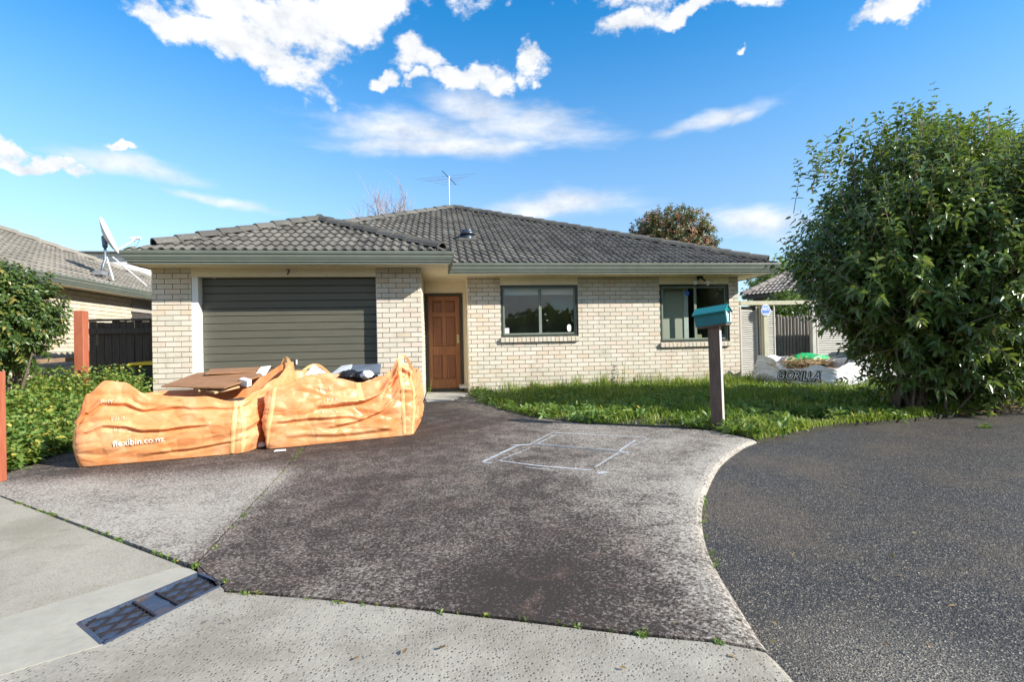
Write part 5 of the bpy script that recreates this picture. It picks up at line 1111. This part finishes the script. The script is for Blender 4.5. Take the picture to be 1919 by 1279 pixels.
# big shrub
TB = np.array([*g2(1702, 772), 0]); tree = thing('large_shrub', 'tall dense evergreen shrub with glossy drooping leaves beside the road edge', 'shrub')
TC = np.array([11.38, -3.25, 1.9]); P, d = crown_pts(5600, TC, (1.95, 1.3, 1.55), 4.0, 2.6, .2)
low, dl_ = crown_pts(1100, (11.35, -3.2, .85), (1.4, .85, .85), 9.0); P = np.concatenate([P, low]); d = np.concatenate([d, dl_])
keep = (P[:, 2] > .12) & ~((P[:, 2] < 1.15 - .0 * P[:, 0]) & (P[:, 0] < 9.95 + .45 * (1.15 - P[:, 2]))); P, d = P[keep], d[keep]
tops = np.array([onY(x, y, Y - .35) for x, y, Y in [(1695, 215, -2.7), (1720, 200, -2.9), (1745, 205, -2.5), (1800, 225, -2.8), (1850, 235, -2.6), (1620, 260, -2.6), (1560, 285, -2.7), (1540, 310, -2.8), (1660, 245, -2.4), (1900, 250, -2.6), (1880, 262, -2.7), (1915, 268, -2.9), (1830, 250, -2.9), (1770, 240, -2.7)]])
tops[:, 2] -= .32; tp_ = np.repeat(tops, 9, 0) + rng.normal(0, .12, (len(tops) * 9, 3)); P = np.concatenate([P, tp_]); d = np.concatenate([d, np.tile([0, 0, 1.], (len(tp_), 1))])
Dirs = d * .75 + np.array([0, 0, .75]) + rng.normal(0, .3, P.shape); Ls = rng.uniform(.22, .46, len(P))
A = shoots(P, Dirs, Ls, 12, .094, .039, .95, .6); m = leaf_mesh('leaves', *A[:5], rng.uniform(.2, 1.0, len(A[0])), .22, A[5]); stuff(link('leaves', m, L_TREE, tree)); 
tw = MB()
for p, dd, l in list(zip(P, unit(Dirs), Ls))[::2]: tw.tube([p - dd * .15, p + dd * l], [.006, .003], 3, False)
tw.build('twigs', TWIG, tree, fix=False)
for i in range(9):
    a = rng.uniform(0, 2 * math.pi); e = TC + np.array([math.cos(a) * rng.uniform(.5, 1.7), math.sin(a) * rng.uniform(.4, 1.3), rng.uniform(.3, 1.5)]); s_ = TB + np.array([rng.normal(0, .12), rng.normal(0, .1), -.05]); mid1 = s_ * .62 + e * .38 + np.array([rng.normal(0, .1), rng.normal(0, .1), .25])
    MB().tube([s_, s_ * .8 + mid1 * .2 + [0, 0, .1], mid1, e], [rng.uniform(.022, .034), .024, .018, .006], 7).build('trunk', BARK, tree, True)
for i in range(10):
    s_ = TB + np.array([rng.uniform(-.25, .5), rng.uniform(-.3, .2), -.03]); e = s_ + np.array([rng.uniform(-.3, 1.3), rng.uniform(-.4, .3), rng.uniform(.5, 1.5)]); MB().tube([s_, (s_ + e) / 2 + [0, 0, .12], e], [.016, .012, .005], 5).build('stem', BARK, tree)
n = 500; P = np.stack([rng.uniform(10.6, 12.6, n), rng.uniform(-3.75, -2.9, n), rng.uniform(0, .06, n)], 1); m = leaf_mesh('leaf_litter', P, unit(rng.normal(0, 1, (n, 3)) * [1, 1, .3]), np.tile([0, 0, 1.], (n, 1)) + rng.normal(0, .3, (n, 3)), rng.uniform(.05, .1, n), rng.uniform(.02, .04, n), .1, .15)
o = link('leaf_litter', m, leafmat('dry leaf', [(0, (.08, .05, .025)), (.6, (.2, .12, .06)), (1, (.32, .26, .10))], .1, .7)); tag(o, 'dry brown leaf litter on the ground under the large shrub', 'leaf litter', kind='stuff')
# left shrub
ls = thing('camellia_shrub', 'rounded glossy green shrub in front of the neighbouring brick wall', 'shrub'); LC = np.array(onY(4, 592, -2.1)); P, d = crown_pts(1150, LC, (.54, .5, .60), 2.0, 2.6, .2)
Dirs = d + np.array([0, 0, .45]) + rng.normal(0, .3, P.shape); A = shoots(P, Dirs, rng.uniform(.06, .17, len(P)), 10, .062, .030, 1.0); m = leaf_mesh('leaves', *A[:5], .35, .2, A[5]); stuff(link('leaves', m, L_CAM, ls))
for i in range(6): e = LC + rng.normal(0, .25, 3); s_ = np.array([LC[0] - .1 + rng.normal(0, .05), LC[1] + rng.normal(0, .05), -.05]); MB().tube([s_, (s_ + e) / 2 + rng.normal(0, .05, 3), e], [.025, .018, .006], 6).build('trunk', BARK, ls)
# bed weeds
n = 2600; bp_ = np.stack([rng.uniform(-1.6, 2.2, n * 6), rng.uniform(-4.6, .2, n * 6)], 1); bp_ = bp_[inpoly(bp_, [(p[0], p[1]) for p in bed_edge] + [shift(bed_edge[3], -.8, .3), (-1.7, -1.5), (-1.6, .15), (-.1, .1), (.35, -1.6), (.95, -2.6)])][:n]
ed_ = np.array([min(np.hypot(p[0] - b[0], p[1] - b[1]) for b in bed_edge) for p in bp_]); hh = np.clip(.14 + ed_ * .48, .1, .72) * rng.uniform(.6, 1.15, len(bp_))
P = np.c_[bp_, np.zeros(len(bp_))]; Dirs = np.stack([rng.normal(0, .28, len(P)), rng.normal(0, .28, len(P)) - .1, np.ones(len(P))], 1); A = shoots(P, Dirs, hh, 12, .075, .036, 1.0)
m = leaf_mesh('garden_weeds', *A[:5], .35, .2, A[5]); tag(link('garden_weeds', m, L_WEED), 'tangled low leafy weeds filling the garden bed by the driveway', 'weeds', kind='stuff')
def rosette(name, label, x, y, n, L0, L1, wr_, m, cat='weed', lift_=.9, z0=.0, grp=None):
    r = thing(name, label, cat, grp)
    for i in range(n):
        a = i * 2.4 + rng.normal(0, .2); el = rng.uniform(.35, lift_); L = rng.uniform(L0, L1); D_ = np.array([[math.cos(a) * math.cos(el), math.sin(a) * math.cos(el), math.sin(el)]]); N_ = np.array([[-math.cos(a) * math.sin(el), -math.sin(a) * math.sin(el), math.cos(el)]])
        me = leaf_mesh('leaf', np.array([[x + rng.normal(0, .02), y + rng.normal(0, .02), z0]]), D_, N_, np.array([L]), np.array([L * wr_]), .55, .12, np.array([rng.random()])); link('leaf', me, m, r)
    return r
for i, (px, py, n, l0, l1, lab) in enumerate([(118, 838, 26, .22, .40, 'broad leaved dock plant at the driveway edge beside the slumped sack'), (80, 842, 20, .18, .32, 'second dock plant with upright broad leaves in the middle of the bed edge'), (35, 872, 18, .10, .2, 'small flat dock plant near the short red brown post'), (150, 826, 16, .16, .28, 'dock plant tucked against the left end of the slumped sack')]):
    x, y = g2(px, py); rosette('dock_plant', lab, x, y + .05, n, l0, l1, .27, L_DOCK, 'plant', 1.25, 0, 'dock plants in the garden bed')
# lawn
def lawn_pts(n):
    Q = np.stack([rng.uniform(5.0, 13.6, n), rng.uniform(-4.7, 1.65, n)], 1); Q = Q[inpoly(Q, [(x, y) for x, y in lawn_poly])]; return Q[(Q[:, 1] < 1.15) | (Q[:, 0] > 11.05)]
Q = lawn_pts(100000); _e = np.array([g2(1418, 825), g2(1480, 811), g2(1560, 796), g2(1700, 786), g2(1840, 771), g2(1919, 751)]); _u = rng.random(9000) * 4.999; _i = _u.astype(int); _f = (_u - _i)[:, None]; Q = np.concatenate([Q, _e[_i] * (1 - _f) + _e[_i + 1] * _f + np.abs(rng.normal(0, .12, (9000, 1))) * np.array([.15, 1.]) + rng.normal(0, .015, (9000, 2))]); hz = np.array([mnoise.noise((x * 1.3, y * 1.3, 2.0)) for x, y in Q]); hz2 = np.array([mnoise.noise((x * 4, y * 4, 7.0)) for x, y in Q])
lf = np.array(lawn_front + [g2(1418, 825), g2(1480, 811), g2(1560, 796), g2(1700, 786)]); dfront = np.min(np.hypot(Q[:, None, 0] - lf[None, :, 0], Q[:, None, 1] - lf[None, :, 1]), 1)
hgt = np.clip(.065 + .05 * np.clip(dfront, 0, 2) + .07 * hz + .05 * hz2, .025, .24) * np.where(Q[:, 1] > .55, 1.25 + np.clip(hz2 * 2.2, 0, 1.1), 1 + np.clip(hz2, 0, .6)); sel = rng.random(len(Q)) < np.clip(.55 + .8 * hz2 + .6 * hz, .1, 1); Q, hgt = Q[sel], hgt[sel]
n = len(Q); a = rng.uniform(0, 2 * math.pi, n); h = hgt * rng.uniform(.4, 1.05, n); ln_ = rng.uniform(.15, .75, n); wv_ = rng.uniform(.0035, .0065, n); dx, dy = np.cos(a), np.sin(a); sx, sy = -dy, dx
V = np.empty((n, 5, 3)); z0 = .0
V[:, 0] = np.c_[Q[:, 0] - sx * wv_, Q[:, 1] - sy * wv_, np.full(n, z0)]; V[:, 1] = np.c_[Q[:, 0] + sx * wv_, Q[:, 1] + sy * wv_, np.full(n, z0)]
mx_, my_ = Q[:, 0] + dx * h * ln_ * .35, Q[:, 1] + dy * h * ln_ * .35; V[:, 2] = np.c_[mx_ - sx * wv_ * .8, my_ - sy * wv_ * .8, h * .62]; V[:, 3] = np.c_[mx_ + sx * wv_ * .8, my_ + sy * wv_ * .8, h * .62]
V[:, 4] = np.c_[Q[:, 0] + dx * h * ln_, Q[:, 1] + dy * h * ln_, h * (1.0 - .25 * ln_)]
Fc = (np.array([(0, 1, 3), (0, 3, 2), (2, 3, 4)])[None] + (np.arange(n) * 5)[:, None, None]).reshape(-1, 3); cl_ = np.clip(rng.random(n) * .6 + .25 + .5 * np.array([mnoise.noise((x * .9, y * .9, 5.0)) for x, y in Q]), 0, 1)
tag(link('lawn_grass', np_mesh('lawn_grass', V.reshape(-1, 3), Fc, np.repeat(cl_, 3)), L_GRASS), 'overgrown green lawn grass in front of the house', 'grass', kind='stuff')
Q = lawn_pts(7500); hz = np.array([mnoise.noise((x * 1.1, y * 1.1, 11.0)) for x, y in Q]); Q = Q[hz > -.05]; P = np.c_[Q, np.full(len(Q), .01)]; A = shoots(P, np.stack([rng.normal(0, .5, len(P)), rng.normal(0, .5, len(P)), np.ones(len(P))], 1), rng.uniform(.03, .14, len(P)), 8, .095, .032, 1.0)
tag(link('lawn_weeds', leaf_mesh('lawn_weeds', *A[:5], .35, .2, A[5]), L_WEED), 'broad leaved weeds mixed through the lawn grass', 'weeds', kind='stuff')
for x, y, h, lab in [(*onY(1168, 700, D - .12)[:2], .62, 'tall thin weed growing against the brick wall between the windows'), (*onY(1302, 700, D - .12)[:2], .28, 'leafy weed against the wall below the right window'), (4.40, 1.3, .34, 'straggly weed growing beside the front door step'), (*onY(1250, 700, D - .15)[:2], .22, 'short weed against the wall left of the right window')]:
    wd_ = thing('tall_weed', lab, 'weed', 'weeds growing along the house wall')
    MB().tube([(x, y, 0), (x + .02, y - .01, h * .5), (x + .05, y - .02, h)], [.006, .005, .002], 4).build('stem', L_WEED, wd_)
    k = int(26 * h / .4); f = rng.random(k) ** .8; P = np.c_[x + .05 * f ** 2, np.full(k, y), f * h]; a = rng.uniform(0, 6.3, k); m = leaf_mesh('foliage', P, np.stack([np.cos(a), np.sin(a), rng.uniform(0, .6, k)], 1), np.tile([0, 0, 1.], (k, 1)), rng.uniform(.05, .11, k) * (1.1 - .6 * f), np.full(k, .03) * (1.1 - .6 * f), .4, .15); link('foliage', m, L_WEED, wd_)
# weeds in the joints
jp = []
for (pa, pb_, k) in [((545, 868), (566, 842), 26), ((362, 1062), (372, 1058), 12), ((20, 940), (130, 975), 22), ((150, 985), (330, 1050), 18), ((395, 1040), (545, 868), 26), ((430, 1110), (800, 1144), 14), ((820, 1147), (1250, 1192), 16), ((1322, 930), (1318, 985), 12), ((1190, 1188), (1215, 1191), 8), ((1342, 1206), (1350, 1206), 8), ((60, 876), (20, 886), 14), ((416, 1090), (424, 1092), 5), ((1325, 1000), (1345, 1062), 6)]:
    for i in range(k): f = rng.random(); jp.append((*g2(pa[0] + (pb_[0] - pa[0]) * f + rng.normal(0, 1), pa[1] + (pb_[1] - pa[1]) * f + rng.normal(0, .6)), -.01))
P = np.array(jp); A = shoots(P, np.stack([rng.normal(0, .5, len(P)), rng.normal(0, .5, len(P)), np.ones(len(P))], 1), rng.uniform(.006, .022, len(P)), 8, .016, .006, 1.0); tag(link('joint_weeds', leaf_mesh('joint_weeds', *A[:5], .3, .2, A[5]), L_WEED), 'small green weeds sprouting along the concrete joints', 'weeds', kind='stuff')
rosette('yellow_weed', 'small yellow green weed at the road edge under the large shrub', *g2(1846, 797), 16, .06, .12, .3, L_WEED, 'weed', 1.2, -.04)
n = 70; P = np.array([(*g2(rng.uniform(350, 1900), rng.uniform(815, 1270)), .004) for _ in range(n)]); P[:, 2] = np.where(P[:, 0] > 6.2, -.028, .006)
tag(link('fallen_leaves', leaf_mesh('fallen_leaves', P, unit(rng.normal(0, 1, (n, 3)) * [1, 1, .1]), np.tile([0, 0, 1.], (n, 1)) + rng.normal(0, .2, (n, 3)), rng.uniform(.01, .035, n), rng.uniform(.006, .014, n), .0, .2), MATS['dry leaf']), 'scattered small dry leaves on the driveway and road', 'leaves', kind='stuff')
# background trees
pt = thing('photinia_tree', 'bushy tree with reddish leaf tips rising behind the roof', 'tree'); PC = np.array(onY(1258, 452, 17.0)); P, d = crown_pts(1500, PC, (2.25, 2.0, 1.55), 6.0, 3.0, .16); A = shoots(P, d + [0, 0, .6] + rng.normal(0, .3, P.shape), rng.uniform(.2, .45, len(P)), 10, .17, .075, .9); stuff(link('leaves', leaf_mesh('leaves', *A[:5], .3, .2, A[5]), L_PHO, pt))
MB().tube([(PC[0], 17, -.1), (PC[0] + .1, 17, PC[2] * .6), (PC[0], 17, PC[2])], [.2, .15, .06], 8).build('trunk', BARK, pt, True)
def bare(name, label, px, ytop, Y, lean):
    r = thing(name, label, 'tree', 'bare trees behind the roof'); base = onY(px, 640, Y); topz = float(onY(px, ytop, Y)[2]); mb = MB()
    def grow(p, d, L, rad, lv):
        q = p + d * L; mid_ = (p + q) / 2 + Vector(rng.normal(0, .05 * L, 3)); mb.tube([p, mid_, q], [rad, rad * .8, rad * .6], 4 if lv < 3 else 3, False)
        if lv >= 5: return
        for k in range(3 if lv < 4 else 2):
            nd_ = (d + Vector((rng.normal(0, .3), rng.normal(0, .3), rng.uniform(.0, .25)))).normalized(); grow(p.lerp(q, rng.uniform(.55, 1)), nd_, L * rng.uniform(.55, .82), rad * .55, lv + 1)
    trunk = MB(); t0 = Vector((base[0], Y, -.1)); t1 = Vector((base[0] + lean, Y, topz * .45)); trunk.tube([t0, t1], [.16, .1], 7).build('trunk', TWIG, r)
    for k in range(3): grow(t1, Vector((rng.normal(0, .12), rng.normal(0, .1), 1)).normalized(), topz * .24, .09, 1)
    mb.build('branches', plain('grey winter twig', (.36, .30, .29), .9, .1, 20, .1), r, fix=False)
bare('bare_tree', 'leafless pale tree behind the ridge, left one of the pair', 715, 364, 27, 0); bare('bare_tree', 'leafless pale tree behind the ridge, right one beside the aerial', 748, 356, 27, .1)
rt = thing('leafy_tree', 'mid green tree behind the louvred gate and brown tiled roof', 'tree'); RC = np.array(onY(1470, 540, 12.5)); P, d = crown_pts(900, RC, (1.6, 1.4, 1.2), 12.0, 2.6, .2); A = shoots(P, d + [0, 0, .5] + rng.normal(0, .3, P.shape), rng.uniform(.2, .4, len(P)), 10, .14, .06, .9); stuff(link('leaves', leaf_mesh('leaves', *A[:5], .3, .2, A[5]), L_WEED, rt)); MB().tube([(RC[0], 12.5, -.1), (RC[0], 12.5, RC[2])], [.14, .06], 7).build('trunk', BARK, rt)
vs_ = thing('climbing_shrub', 'yellow green shrub growing over the fence beam behind the pale post', 'shrub'); P, d = crown_pts(420, onY(1480, 585, 2.6), (.75, .35, .42), 15.0, 2.6, .25); A = shoots(P, d + [0, 0, .3] + rng.normal(0, .3, P.shape), rng.uniform(.1, .25, len(P)), 10, .075, .034, .95); stuff(link('leaves', leaf_mesh('leaves', *A[:5], .4, .2, A[5]), L_TREE, vs_)); MB().tube([(*onY(1480, 600, 2.6)[:2], -.1), tuple(onY(1480, 590, 2.6))], [.05, .03], 6).build('trunk', BARK, vs_)
# trees across the street, seen only in the window glass
Q = np.stack([rng.uniform(-30, 45, 2600), rng.uniform(-36, -30, 2600), np.zeros(2600)], 1); hb_ = np.array([3.6 + 2.6 * mnoise.noise((x * .16, 3, 0)) + 1.2 * mnoise.noise((x * .6, 3, 0)) for x in Q[:, 0]]); Q[:, 2] = rng.random(2600) ** .7 * np.clip(hb_, 1.2, 8)
A = shoots(Q, unit(rng.normal(0, 1, Q.shape)) + [0, 0, .5], np.full(len(Q), .6), 8, .55, .3, .9); tag(link('tree_belt', leaf_mesh('tree_belt', *A[:5], .3, .2, A[5]), L_TREE), 'belt of trees across the street reflected in the windows', 'trees', kind='stuff')
